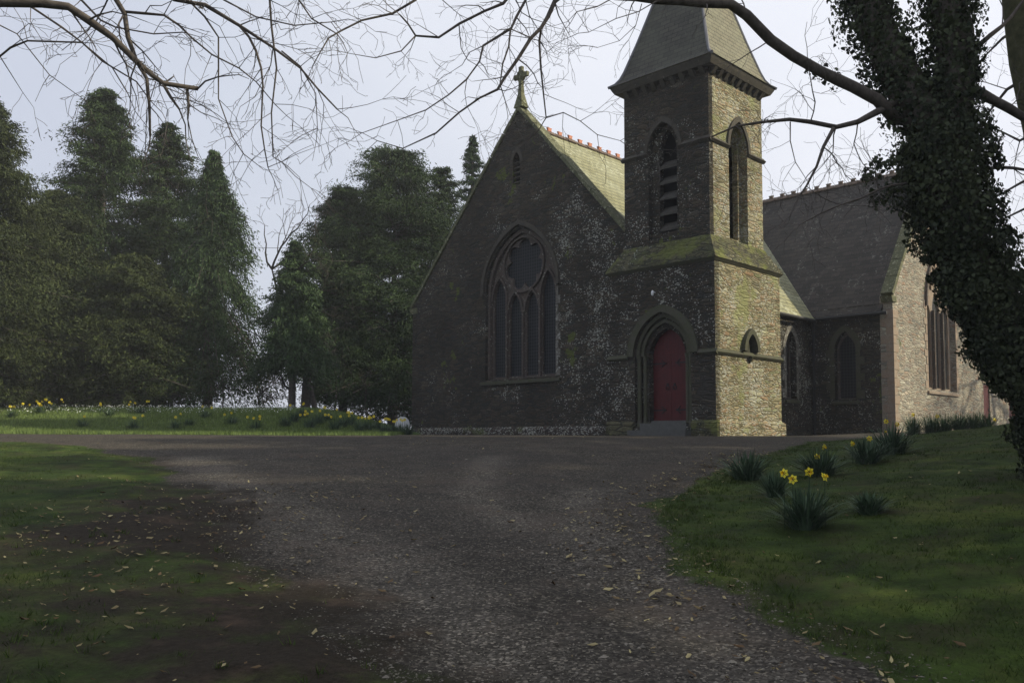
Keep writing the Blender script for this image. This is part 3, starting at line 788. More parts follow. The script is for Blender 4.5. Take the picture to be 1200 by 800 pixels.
mb = MB(); mb.box(-.02, .5, DC - .78, DC + .78, .14, .40); mb.box(-.36, -.022, DC - .98, DC + .98, -.5, .20); mb.box(-.02, .5, DC - .78, DC + .78, -.5, .138)
mb.box(.30, .5, DC - .64, DC + .64, .402, .475)
mb.build('door_steps', M['step'], church)
def frustum(mb, a0, b0, z0, a1, b1, z1, cx=S / 2):
    """square ring section: half widths a0 (bottom) and a1 (top)"""
    mb.hexa([(cx - a0, cx - a0, z0), (cx + a0, cx - a0, z0), (cx + a0, cx + a0, z0), (cx - a0, cx + a0, z0)],
            [(cx - a1, cx - a1, z1), (cx + a1, cx - a1, z1), (cx + a1, cx + a1, z1), (cx - a1, cx + a1, z1)])
# plinth: four faces, broken by the doorway
mb = MB(); h = S / 2
def plinth_run(x0, x1, yy0, yy1):
    mb.box(x0, x1, yy0, yy1, -1.4, .42)
for a, b in ((-.09, DC - .985), (DC + .985, S + .09)):
    mb = MB()
    mb.box(-.09, .04, a, b, -1.4, .40)
    mb.hexa([(-.09, a, .401), (-.09, b, .401), (.04, b, .401), (.04, a, .401)], [(-.004, a + .0, .47), (-.004, b, .47), (.04, b, .47), (.04, a, .47)])
    mb.build('plinth', M['moss_stone'], church)
mb = MB()
mb.box(.041, S + .09, -.09, .04, -1.4, .40)
mb.hexa([(.041, -.09, .401), (S + .09, -.09, .401), (S + .09, .04, .401), (.041, .04, .401)], [(.041, -.004, .47), (S + .01, -.004, .47), (S + .01, .04, .47), (.041, .04, .47)])
mb.build('south_plinth', M['stone_sunlit'], church)
# lower string course
mb = MB()
def string(mb, x0, x1, yy0, yy1, z, ux, uy, h=.13, pr=.075):
    pass
for a, b in ((-.07, DC - 1.2), (DC + 1.2, S + .07)):
    mb = MB()
    mb.hexa([(-.03, a, 2.24), (-.03, b, 2.24), (.02, b, 2.24), (.02, a, 2.24)], [(-.08, a, 2.30), (-.08, b, 2.30), (.02, b, 2.30), (.02, a, 2.30)])
    mb.hexa([(-.08, a, 2.301), (-.08, b, 2.301), (.02, b, 2.301), (.02, a, 2.301)], [(-.002, a, 2.40), (-.002, b, 2.40), (.02, b, 2.40), (.02, a, 2.40)])
    mb.build('lower_string_course', M['green_dressed'], church)
mb = MB()
mb.hexa([(.021, -.03, 2.24), (S + .05, -.03, 2.24), (S + .05, .02, 2.24), (.021, .02, 2.24)], [(.021, -.08, 2.30), (S + .08, -.08, 2.30), (S + .08, .02, 2.30), (.021, .02, 2.30)])
mb.hexa([(.021, -.08, 2.301), (S + .08, -.08, 2.301), (S + .08, .02, 2.301), (.021, .02, 2.301)], [(.021, -.002, 2.40), (S + .01, -.002, 2.40), (S + .01, .02, 2.40), (.021, .02, 2.40)])
mb.build('lower_string_course', M['green_dressed'], church)
# weathered offset: three lapping courses of mossy slabs
mb = MB(); hw0 = S / 2 + .09; hw1 = S / 2 - .33; z = 4.80
mb2 = MB(); frustum(mb2, S / 2 + .02, 0, 4.79, S / 2 + .08, 0, 4.87); mb2.build('offset_drip', M['green_dressed'], church)
for k in range(4):
    t0, t1 = k / 4, (k + 1) / 4
    a0 = hw0 + (hw1 - hw0) * t0; a1 = hw0 + (hw1 - hw0) * t1
    za = 4.872 + (5.60 - 4.872) * t0; zb = 4.872 + (5.60 - 4.872) * t1
    frustum(mb, a0 + .0, 0, za, a1 + .03, 0, zb - .001)
mb.build('weathered_offset', M['moss_stone'], church)
# upper stage
U0, U1 = .33, 3.27
wl = arch(1.86, 1.06, 5.75, 8.35, 9.15); wi = arch(1.83, .60, 5.95, 8.3, 8.98)
mb = MB()
panel(mb, mapW(U0), [(U0, 5.2), (U1, 5.2), (U1, 10.6), (U0, 10.6)], [wl], .2)
panel(mb, mapW(U0 + .201), [(U0 + .3, 5.3), (U1 - .3, 5.3), (U1 - .3, 10.3), (U0 + .3, 10.3)], [wi], .2)
mb.box(U0 + .21, U1, U1 - .4, U1 - .001, 5.2, 10.6); mb.box(U1 - .4, U1 - .001, U0 + .41, U1 - .41, 5.2, 10.6)
mb.build('belfry_west_wall', M['stone'], church)
mb = MB()
sl_o = arch(1.88, 1.02, 5.62, 8.35, 9.15); sl_i = arch(1.90, .58, 5.75, 8.3, 8.98)
panel(mb, mapS(U0), [(U0 + .003, 5.2), (U1 - .003, 5.2), (U1 - .003, 10.6), (U0 + .003, 10.6)], [sl_o], .199)
panel(mb, mapS(U0 + .202), [(U0 + .41, 5.3), (U1 - .41, 5.3), (U1 - .41, 10.3), (U0 + .41, 10.3)], [sl_i], .18)
mb.build('belfry_south_wall', M['stone_sunlit'], church)
mb = MB(); mb.box(U0 + .75, U1 - .5, U0 + .85, U1 - .5, 5.3, 10.4); mb.build('belfry_shade', M['dark'], church)  # black-painted block in place of the unlit belfry hollow
for k in range(5):
    mb = MB(); z = 6.0 + k * .46
    mb.hexa([(U0 + .22, 1.5, z), (U0 + .22, 2.18, z), (U0 + .52, 2.18, z + .24), (U0 + .52, 1.5, z + .24)],
            [(U0 + .22, 1.5, z + .07), (U0 + .22, 2.18, z + .07), (U0 + .52, 2.18, z + .31), (U0 + .52, 1.5, z + .31)])
    mb.build('louvre', M['louvre'], church)
mb = MB()
ring(mb, mapW(U0), arcpart(1.86, 1.07, 8.35, 9.16), arcpart(1.86, 1.30, 8.35, 9.33), -.06, .02)
ring(mb, mapS(U0), arcpart(1.88, 1.03, 8.35, 9.16), arcpart(1.88, 1.26, 8.35, 9.33), -.06, .02)
for a, b in ((U0 - .08, 1.86 - .535), (1.86 + .535, U1 + .08)):
    mb.hexa([(U0 - .03, a, 8.25), (U0 - .03, b, 8.25), (U0 + .02, b, 8.25), (U0 + .02, a, 8.25)], [(U0 - .09, a, 8.31), (U0 - .09, b, 8.31), (U0 + .02, b, 8.31), (U0 + .02, a, 8.31)])
    mb.hexa([(U0 - .09, a, 8.311), (U0 - .09, b, 8.311), (U0 + .02, b, 8.311), (U0 + .02, a, 8.311)], [(U0 - .002, a, 8.41), (U0 - .002, b, 8.41), (U0 + .02, b, 8.41), (U0 + .02, a, 8.41)])
for a, b in ((U0 + .021, 1.88 - .515), (1.88 + .515, U1 + .09)):
    mb.hexa([(a, U0 - .03, 8.25), (b, U0 - .03, 8.25), (b, U0 + .02, 8.25), (a, U0 + .02, 8.25)], [(a, U0 - .09, 8.31), (b, U0 - .09, 8.31), (b, U0 + .02, 8.31), (a, U0 + .02, 8.31)])
    mb.hexa([(a, U0 - .09, 8.311), (b, U0 - .09, 8.311), (b, U0 + .02, 8.311), (a, U0 + .02, 8.311)], [(a, U0 - .002, 8.41), (b, U0 - .002, 8.41), (b, U0 + .02, 8.41), (a, U0 + .02, 8.41)])
mb.build('upper_string_course', M['grey_dressed'], church)
# corbel table and spire
mb = MB(); hw = (U1 - U0) / 2
n = 9
for k in range(n):
    u = U0 + .16 + k * (U1 - U0 - .32) / (n - 1)
    for f in (lambda u_, o, z_: (u_, U0 - o, z_), lambda u_, o, z_: (U0 - o, u_, z_)):
        mb.hexa([f(u - .07, -.02, 10.14), f(u + .07, -.02, 10.14), f(u + .07, .05, 10.18), f(u - .07, .05, 10.18)],
                [f(u - .07, -.02, 10.345), f(u + .07, -.02, 10.345), f(u + .07, .19, 10.345), f(u - .07, .19, 10.345)])
mb.build('corbel_table', M['grey_dressed'], church)
mb = MB(); frustum(mb, hw + .20, 0, 10.35, hw + .26, 0, 10.45); frustum(mb, hw + .26, 0, 10.451, hw + .31, 0, 10.55); mb.build('cornice', M['grey_dressed'], church)
prof = [(hw + .34, 10.56), (hw + .19, 10.66), (hw + .08, 10.82), (hw - .01, 11.05), (hw - .29, 11.95), (.02, 16.0)]
sp = MB()
for (a, za), (b, zb) in zip(prof[:-1], prof[1:]):
    c0 = S / 2
    R0 = [(c0 - a, c0 - a, za), (c0 + a, c0 - a, za), (c0 + a, c0 + a, za), (c0 - a, c0 + a, za)]
    R1 = [(c0 - b, c0 - b, zb), (c0 + b, c0 - b, zb), (c0 + b, c0 + b, zb), (c0 - b, c0 + b, zb)]
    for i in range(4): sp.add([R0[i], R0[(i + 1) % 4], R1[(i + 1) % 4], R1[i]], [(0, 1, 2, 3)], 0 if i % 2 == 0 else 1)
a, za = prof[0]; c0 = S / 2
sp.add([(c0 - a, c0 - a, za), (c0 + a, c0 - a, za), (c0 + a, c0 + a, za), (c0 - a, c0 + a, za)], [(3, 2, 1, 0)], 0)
spire = sp.build('spire', [M['slate_spire_lit'], M['slate_spire_shaded']], church)
for sx, sy in ((-1, -1), (1, -1), (-1, 1), (1, 1)):
    mb = MB(); mb.tube([(c0 + sx * a, c0 + sy * a, z) for a, z in prof], [.045] * len(prof), 6); mb.build('lead_roll', M['lead'], spire)
mb = MB(); mb.tube([(c0, c0, 15.85), (c0, c0, 16.6)], [.05, .015], 6); mb.build('finial', M['iron'], spire)
# small white mark over the west door, built as a stub and knob
mb = MB(); mb.tube([(.0, 1.95, 4.12), (-.12, 1.95, 4.14)], [.02, .02], 6)
wmark = mb.build('wall_mark', M['white'], church)
mb = MB(); mb.tube([(-.12, 1.95, 4.02), (-.12, 1.95, 4.06), (-.12, 1.95, 4.13), (-.12, 1.95, 4.17)], [.02, .04, .04, .015], 10); mb.build('mark_knob', M['white'], wmark)

# ------------------------------------------------------------------ trees
def rand_dirs(n, r=rng):
    v = r.normal(size=(n, 3)); return v / np.linalg.norm(v, axis=1, keepdims=True)
def conifer(loc, h, rad, base, mat, label, seed, droop=.35, power=.9, n_br=330, per=270, lean=0.0, spray=.13, group='evergreen trees along the bank'):
    r = np.random.default_rng(seed)
    t = empty('conifer_tree', loc)
    tag(t, label, 'tree', group)
    mb = MB(); tr = .014 * h + .05
    mb.tube([(0, 0, -.4), (0, 0, .2), (lean * .3, 0, h * .35), (lean, 0, h * .97)], [tr * 1.5, tr * 1.05, tr * .75, .03], 9)
    mb.build('trunk', M['bark'], t, True)
    hs = base + (h - base) * (r.random(n_br) ** .85)
    az = r.random(n_br) * 2 * PI
    rel = (hs - base) / (h - base)
    lob = 1 + .24 * np.sin(az * 2 + seed) * (1 - rel) + .20 * np.sin(rel * 15 + az * 2 + seed * 2) + .13 * np.sin(rel * 37 + az * 4 + seed)
    L = rad * ((1 - rel) ** power * .965 + .035) * lob * (.55 + .6 * r.random(n_br) ** 1.3)
    L *= np.clip(.55 + rel / .12 * .45, .55, 1)
    limbs = MB(); P = []; T = []
    for i in range(n_br):
        d = np.array([math.cos(az[i]), math.sin(az[i]), 0])
        up_ = .55 - droop * (1.2 - rel[i])
        l = L[i]; cb = lambda s: np.array([lean * hs[i] / h, 0, hs[i]]) + d * l * s + np.array([0, 0, l * (up_ * s - droop * s * s * .9)])
        if i % 3 == 0:
            limbs.tube([cb(0), cb(.5), cb(.95)], [.012 * l + .02, .009 * l + .01, .006], 4, cap=False)
        m = int(per * (.35 + l / rad))
        s = .18 + .86 * r.random(m) ** .75
        c_ = np.stack([cb(v) for v in s])
        wid = .15 * l + .14
        side = np.array([-d[1], d[0], 0])
        off = r.normal(size=(m, 3)) * np.array([1, 1, .55]) * wid * .45
        c_ = c_ + off; c_[:, 2] -= np.abs(off @ side) * .35
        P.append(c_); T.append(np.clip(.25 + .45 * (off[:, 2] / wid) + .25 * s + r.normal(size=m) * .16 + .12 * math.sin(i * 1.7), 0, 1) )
    limbs.build('limbs', M['bark'], t)
    P = np.concatenate(P); T = np.concatenate(T); n = len(P)
    out = P - np.array([0, 0, 0]); out[:, 2] = 0; out /= np.linalg.norm(out, axis=1, keepdims=True) + 1e-6
    a = out * .7 + rand_dirs(n, r) * .75 + np.array([0, 0, -.15 - droop * .8]); a /= np.linalg.norm(a, axis=1, keepdims=True)
    b = np.cross(a, rand_dirs(n, r)); b /= np.linalg.norm(b, axis=1, keepdims=True)
    ln = spray * (.6 + .8 * r.random(n))[:, None]; wd = ln * .19
    V = np.stack([P - a * ln * .5, P + b * wd + a * ln * .05, P + a * ln * .6, P - b * wd * .6 + a * ln * .1], 1)
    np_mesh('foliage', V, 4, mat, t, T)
    return t
def bank_tree(px, top, halfw, d, base_frac, mat, label, seed, **k):
    p = P3(px, 480, d); x = p.x; z = Hz(x, d)
    h = P3(px, top, d).z - z; rad = halfw * d / FPX
    return conifer((x, d, z), h, rad, h * base_frac, mat, label, seed, **k)
CO, CP, CL = M['conifer'], M['conifer_pale'], M['conifer_olive']
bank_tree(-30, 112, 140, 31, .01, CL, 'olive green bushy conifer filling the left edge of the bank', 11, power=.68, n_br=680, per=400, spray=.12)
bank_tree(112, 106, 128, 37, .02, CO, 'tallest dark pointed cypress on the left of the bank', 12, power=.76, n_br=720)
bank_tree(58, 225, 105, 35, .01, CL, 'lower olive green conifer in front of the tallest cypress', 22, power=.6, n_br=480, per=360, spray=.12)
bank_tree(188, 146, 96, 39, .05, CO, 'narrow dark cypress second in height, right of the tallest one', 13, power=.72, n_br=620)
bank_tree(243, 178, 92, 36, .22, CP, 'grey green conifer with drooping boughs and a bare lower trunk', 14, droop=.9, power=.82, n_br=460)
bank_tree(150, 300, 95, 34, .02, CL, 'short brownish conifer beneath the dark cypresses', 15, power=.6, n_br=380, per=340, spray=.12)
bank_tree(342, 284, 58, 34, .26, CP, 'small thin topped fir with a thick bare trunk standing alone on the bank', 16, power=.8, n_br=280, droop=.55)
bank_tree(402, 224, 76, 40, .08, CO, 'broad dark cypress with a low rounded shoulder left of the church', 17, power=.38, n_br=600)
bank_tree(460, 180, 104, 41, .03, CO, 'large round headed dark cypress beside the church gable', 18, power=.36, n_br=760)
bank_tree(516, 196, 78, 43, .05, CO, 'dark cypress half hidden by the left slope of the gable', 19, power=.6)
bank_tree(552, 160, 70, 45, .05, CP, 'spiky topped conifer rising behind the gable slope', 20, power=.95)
# unseen yews off to the right, added to block the sun from the drive
for i, (x, y, h, r_, lb) in enumerate(((16.8, 19.6, 15, 3.2, 'yew nearest the church, right of the lawn'), (15.5, 14.8, 15, 3.2, 'tall yew right of the lawn and behind the ivy tree'), (14.0, 9.2, 15, 3.4, 'yew right of the lawn, level with the ivy tree'), (12.5, 3.6, 14, 3.6, 'yew right of the drive, level with its near end'), (21.5, 17.2, 19, 5.0, 'tall yew in the back row behind the lawn yews'), (20, 7, 18, 4.8, 'broad yew in the back row right of the drive'), (22.5, 12, 20, 4.8, 'tallest yew in the middle of the back row'), (13, -2.5, 14, 3.8, 'yew standing behind the viewpoint on the right'))):
    conifer((x, y, Hz(x, y)), h, r_, .8, CO, 'added shade-casting dark ' + lb, 40 + i, n_br=260, per=70, power=.5, spray=.36, group='unseen yews added to shade the drive')

def grow(mb, p, d, length, rad, level, rnd, droop=.25, kink=.24, seg=.12, dens=1.0, minr=.0018, up_=0.0):
    """one twig with side twigs"""
    n = max(3, int(length / seg)); pts = [p.copy()]; rr = [rad]; d = d.normalized()
    for i in range(n):
        j = Vector((rnd.gauss(0, kink), rnd.gauss(0, kink), rnd.gauss(0, kink)))
        d = (d + j + Vector((0, 0, -droop * .13 + up_ * .6))).normalized()
        p = p + d * (length / n); pts.append(p.copy()); rr.append(max(minr, rad * (1 - .72 * (i + 1) / n)))
        if level > 0:
            cnt = 1 if rnd.random() < .62 * dens else 0
            if rnd.random() < .12 * dens: cnt += 1
            for _ in range(cnt):
                q = Vector((rnd.gauss(0, 1), rnd.gauss(0, 1), rnd.gauss(0, 1))); q -= d * q.dot(d)
                if q.length < .1: continue
                nd = (d * .75 + q.normalized() * rnd.uniform(.6, 1.0) + Vector((0, 0, -droop * .3)))
                grow(mb, p.copy(), nd, length * rnd.uniform(.35, .6), max(minr, rr[-1] * .55), level - 1, rnd, droop, kink * 1.1, seg * .75, dens, minr, up_)
    mb.tube(pts, rr, 3 if rad < .012 else 5, cap=False)
def limb_with_twigs(poly, r0, r1, tree, twigs, seed, every=.28, tl=(.5, 1.3), level=2, droop=.35, mat=None, frm=0.0, dens=.8, end=True):
    rnd = random.Random(seed)
    # smooth the polyline a little with jitter
    pts = [Vector(poly[0])]
    for a, b in zip(poly[:-1], poly[1:]):
        a = Vector(a); b = Vector(b); L = (b - a).length; k = max(1, int(L / .22))
        for i in range(1, k + 1):
            q = a.lerp(b, i / k)
            if i < k: q += Vector((rnd.gauss(0, 1), rnd.gauss(0, 1), rnd.gauss(0, 1))) * .012
            pts.append(q)
    n = len(pts); r0 *= .82; r1 *= .7; rad = [r0 + (r1 - r0) * (i / (n - 1)) for i in range(n)]
    rad = [v * rnd.uniform(.92, 1.12) for v in rad]
    mb = MB(); mb.tube(pts, rad, 8 if r0 > .02 else 5)
    mb.build('limb', mat or M['bark'], tree, True)
    acc = 0
    for i in range(1, n):
        acc += (pts[i] - pts[i - 1]).length
        if i / n < frm: continue
        if acc > every * rnd.uniform(.6, 1.4):
            acc = 0
            d = (pts[i] - pts[i - 1]).normalized()
            q = Vector((rnd.gauss(0, 1), rnd.gauss(0, .7), rnd.gauss(0, 1))); q -= d * q.dot(d); q.normalize()
            grow(twigs, pts[i].copy(), d * .6 + q, rnd.uniform(*tl), max(.0035, min(.009, rad[i] * .5)), level, rnd, droop, dens=dens)
    d = (pts[-1] - pts[-2]).normalized()
    if end: grow(twigs, pts[-1].copy(), d, rnd.uniform(*tl), max(.004, r1 * .8), level, rnd, droop, dens=dens)

# --- ivy clad tree on the right
IB = ground_at(1252, 562); ivyt = empty('ivy_clad_tree', IB)
tag(ivyt, 'forked tree wrapped in dark ivy on the right lawn, its limb crossing the tower', 'tree')
D0 = IB.y
def inv(pts): return [Vector(p) - IB for p in pts]
def path(l, d0, d1=None):
    d1 = d0 if d1 is None else d1; n = len(l)
    return [P3(x, y, d0 + (d1 - d0) * i / (n - 1)) for i, (x, y) in enumerate(l)]
trunk_pts = inv([IB + Vector((.05, 0, -.4)), IB + Vector((0, 0, .05))] + path([(1243, 500), (1216, 430), (1178, 375), (1130, 300), (1112, 220), (1098, 160)], D0))
stemA = inv(path([(1105, 170), (1065, 110), (1035, 50), (1010, -10), (985, -90), (940, -230), (900, -400)], D0, D0 + .5))
stemB = inv(path([(1108, 170), (1119, 100), (1119, 40), (1106, -10), (1085, -90), (1090, -230), (1120, -420)], D0, D0 - .3))
mb = MB()
mb.tube(trunk_pts, [.50, .36, .31, .29, .27, .28, .31, .31], 12)
mb.tube(stemA, [.28, .23, .21, .20, .22, .16, .08], 10); mb.tube(stemB, [.27, .22, .20, .20, .22, .16, .08], 10)
mb.build('trunk', M['bark'], ivyt, True)
tw = MB()
L1 = inv(path([(1052, 142), (1028, 117), (1000, 102), (962, 84), (930, 66), (903, 47), (875, 18), (856, 5), (827, 4), (772, 0), (722, -4), (690, -22), (640, -45), (590, -60), (520, -80), (440, -95)], D0, D0 - 1.8))
limb_with_twigs(L1, .085, .035, ivyt, tw, 1, every=.35, tl=(.3, .9), level=2, frm=.22, dens=1.0)
L2 = inv(path([(1052, 118), (1030, 130), (1005, 143), (980, 149), (950, 143), (925, 140), (895, 143), (862, 148), (835, 160)], D0, D0 - .9))
limb_with_twigs(L2, .05, .010, ivyt, tw, 2, every=.11, tl=(.4, 1.2), level=2, frm=.15, droop=.5, dens=1.0)
limb_with_twigs(inv(path([(977, 150), (965, 172), (957, 195), (945, 218), (938, 228)], D0 - .4, D0 - .5)), .028, .010, ivyt, tw, 3, every=.13, tl=(.3, .9), level=2, droop=.6, dens=1.0)
limb_with_twigs(inv(path([(926, 143), (926, 165), (932, 190), (948, 215)], D0 - .6, D0 - .7)), .010, .004, ivyt, tw, 4, every=.3, tl=(.3, .7), level=2, droop=.8)
limb_with_twigs(inv(path([(1140, 105), (1165, 118), (1200, 138), (1260, 160)], D0, D0 + .4)), .075, .05, ivyt, tw, 5, every=.2, tl=(.6, 1.3), level=2, frm=.2, dens=.9)
limb_with_twigs(inv(path([(1140, 60), (1160, 42), (1185, 20), (1215, -20)], D0, D0 + .4)), .035, .02, ivyt, tw, 6, every=.4, tl=(.5, 1.1), level=2, frm=.1, dens=.7)
limb_with_twigs(inv(path([(1062, 215), (1030, 222), (985, 240), (940, 262)], D0 - .2, D0 - .9)), .02, .006, ivyt, tw, 17, every=.10, tl=(.4, 1.0), level=2, frm=.1, dens=1.0)
limb_with_twigs(inv(path([(1130, 200), (1170, 196), (1215, 200)], D0, D0 + .6)), .03, .02, ivyt, tw, 18, every=.15, tl=(.5, 1.1), level=2, frm=.2)
MID = [  # boughs hanging from the long limb
 ([(690, -22), (665, -10), (650, 2), (642, 20), (634, 33), (622, 45), (607, 69), (592, 90), (583, 105), (562, 115), (538, 132), (511, 156), (472, 174), (442, 165)], .030, .006),
 ([(634, 36), (632, 48), (634, 81), (637, 110), (640, 138), (631, 153), (618, 164)], .016, .005),
 ([(640, -45), (622, -15), (616, 0), (605, 20), (598, 36), (596, 55), (589, 75), (586, 99), (592, 118)], .022, .006),
 ([(598, 34), (582, 44), (566, 54), (562, 72), (547, 93), (526, 111), (499, 129), (466, 141), (424, 156)], .016, .005),
 ([(625, -50), (600, -8), (590, 4), (568, 13), (538, 28), (514, 44), (487, 42), (478, 28), (469, 18)], .024, .010),
 ([(540, -75), (500, -15), (487, 0), (460, 16), (424, 24), (400, 36), (385, 45), (376, 60), (366, 78)], .024, .006),
 ([(640, 138), (660, 132), (680, 142), (700, 158), (727, 165)], .008, .004),
 ([(487, 42), (470, 60), (440, 68), (405, 62)], .009, .004),
 ([(772, 0), (748, 14), (722, 22), (690, 38)], .008, .004), ([(722, -4), (700, 8), (676, 14), (668, 28)], .008, .004),
 ([(752, 5), (745, 30), (726, 48), (700, 56)], .006, .003)]
for i, (pl, a, b) in enumerate(MID):
    dd = D0 - 1.2 - .06 * i
    limb_with_twigs(inv(path(pl, D0 - 1.3, D0 - 1.9)), a, b, ivyt, tw, 20 + i, every=.068, tl=(.22, .75), level=2, frm=.12, droop=.15, dens=.95)
mb_tw = tw.build('twigs', M['twig'], ivyt)
# ivy leaves
def ivy_leaves(paths, parent, size=.036, name='ivy'):
    Ps = []; Ns = []
    for pts, rads, n, spread in paths:
        pts = np.array([list(p) for p in pts]); seg = np.linalg.norm(np.diff(pts, axis=0), axis=1); cum = np.concatenate([[0], np.cumsum(seg)])
        s = rng.random(n) * cum[-1]
        c_ = np.stack([np.interp(s, cum, pts[:, k]) for k in range(3)], -1); rr = np.interp(s, cum, rads)
        i = np.clip(np.searchsorted(cum, s) - 1, 0, len(seg) - 1); t = (pts[i + 1] - pts[i]) / seg[i][:, None]
        v = rand_dirs(n); v -= t * np.sum(v * t, axis=1, keepdims=True); v /= np.linalg.norm(v, axis=1, keepdims=True)
        ang = np.arctan2(v[:, 0], v[:, 2]); lump = .5 + .5 * np.sin(s * 3.1 + ang * 2) * np.cos(s * 7.3 - ang * 3)
        off = rr + spread * (rng.random(n) ** 1.6) * (.35 + lump) + .01
        Ps.append(c_ + v * off[:, None]); Ns.append(v)
    P = np.concatenate(Ps); N = np.concatenate(Ns); n = len(P)
    nn = N + rand_dirs(n) * .75; nn /= np.linalg.norm(nn, axis=1, keepdims=True)
    a = np.array([0, 0, -1.0]) + rand_dirs(n) * .6; a -= nn * np.sum(a * nn, axis=1, keepdims=True); a /= np.linalg.norm(a, axis=1, keepdims=True)
    b = np.cross(nn, a); sz = (size * (.45 + 1.3 * rng.random(n) ** 2))[:, None]
    shape = [(-.5, 0, 0), (-.25, .55, -.12), (.1, .40, .02), (.65, 0, -.10), (.1, -.40, .02), (-.25, -.55, -.12)]
    V = np.stack([P + a * sz * u + b * sz * v + nn * sz * w for u, v, w in shape], 1)
    T = np.clip(.38 + .2 * rng.normal(size=n) + .25 * np.sin(P[:, 2] * 4.1 + P[:, 0] * 7) * np.sin(P[:, 0] * 9 + P[:, 1] * 6) + (rng.random(n) > .965) * .6, 0, 1)
    return np_mesh(name, V, 6, M['ivy'], parent, T)
bul = lambda l: inv(path(l, D0 - .1))
ivy_leaves([(trunk_pts[1:], [.28, .28, .30, .30, .32, .36, .34], 36000, .26),
            (stemA, [.28, .23, .21, .21, .20, .15, .1], 21000, .23), (stemB, [.26, .22, .21, .21, .20, .15, .1], 17000, .15),
            (bul([(1118, 290), (1138, 350), (1160, 400)]), [.08, .12, .12], 4600, .20),
            (bul([(1152, 395), (1176, 432), (1208, 466), (1228, 500)]), [.10, .12, .12, .10], 5000, .18),
            (bul([(1185, 350), (1205, 395), (1228, 450), (1245, 540)]), [.12, .18, .2, .2], 5000, .2),
            (bul([(1065, 180), (1030, 200), (1010, 212)]), [.02, .02, .02], 260, .14),
            (bul([(1035, 195), (1022, 185)]), [.02, .02], 60, .10), (bul([(1050, 215), (1032, 236), (1020, 232)]), [.03, .02, .02], 180, .13),
            (bul([(1150, 130), (1172, 200)]), [.03, .03], 350, .12),
            (bul([(985, 100), (945, 80)]), [.06, .06], 60, .05)], ivyt)
stems = MB(); rnd = random.Random(5)
# --- second, bare mossy trunk at the right edge
B2 = Vector((6.95, 10.9, Hz(6.95, 10.9))); mt = empty('mossy_trunk_tree', B2)
tag(mt, 'bare mossy tree trunk rising at the top right corner behind the ivy', 'tree')
sp2 = [Vector((0, 0, -.4)), Vector((0, 0, .1)), P3(1238, 330, 10.9) - B2, P3(1222, 150, 10.9) - B2, P3(1204, 70, 10.9) - B2, P3(1197, 0, 10.9) - B2, P3(1180, -150, 10.9) - B2, P3(1195, -400, 10.9) - B2]
mb = MB(); mb.tube(sp2, [.42, .3, .24, .22, .21, .22, .16, .05], 12); mb.build('trunk', M['bark_moss'], mt, True)
tw = MB()
for i, pl in enumerate(([(1205, 90), (1180, 105), (1160, 130), (1150, 150)], [(1222, 150), (1195, 165), (1165, 150)], [(1225, 200), (1195, 215), (1160, 235)], [(1232, 260), (1200, 245), (1165, 262)], [(1200, 30), (1175, 45), (1150, 70)])):
    limb_with_twigs([p - B2 for p in path(pl, 10.9, 11.4)], .03, .012, mt, tw, 60 + i, every=.12, tl=(.4, 1.0), level=2, dens=.9)
tw.build('twigs', M['twig'], mt)

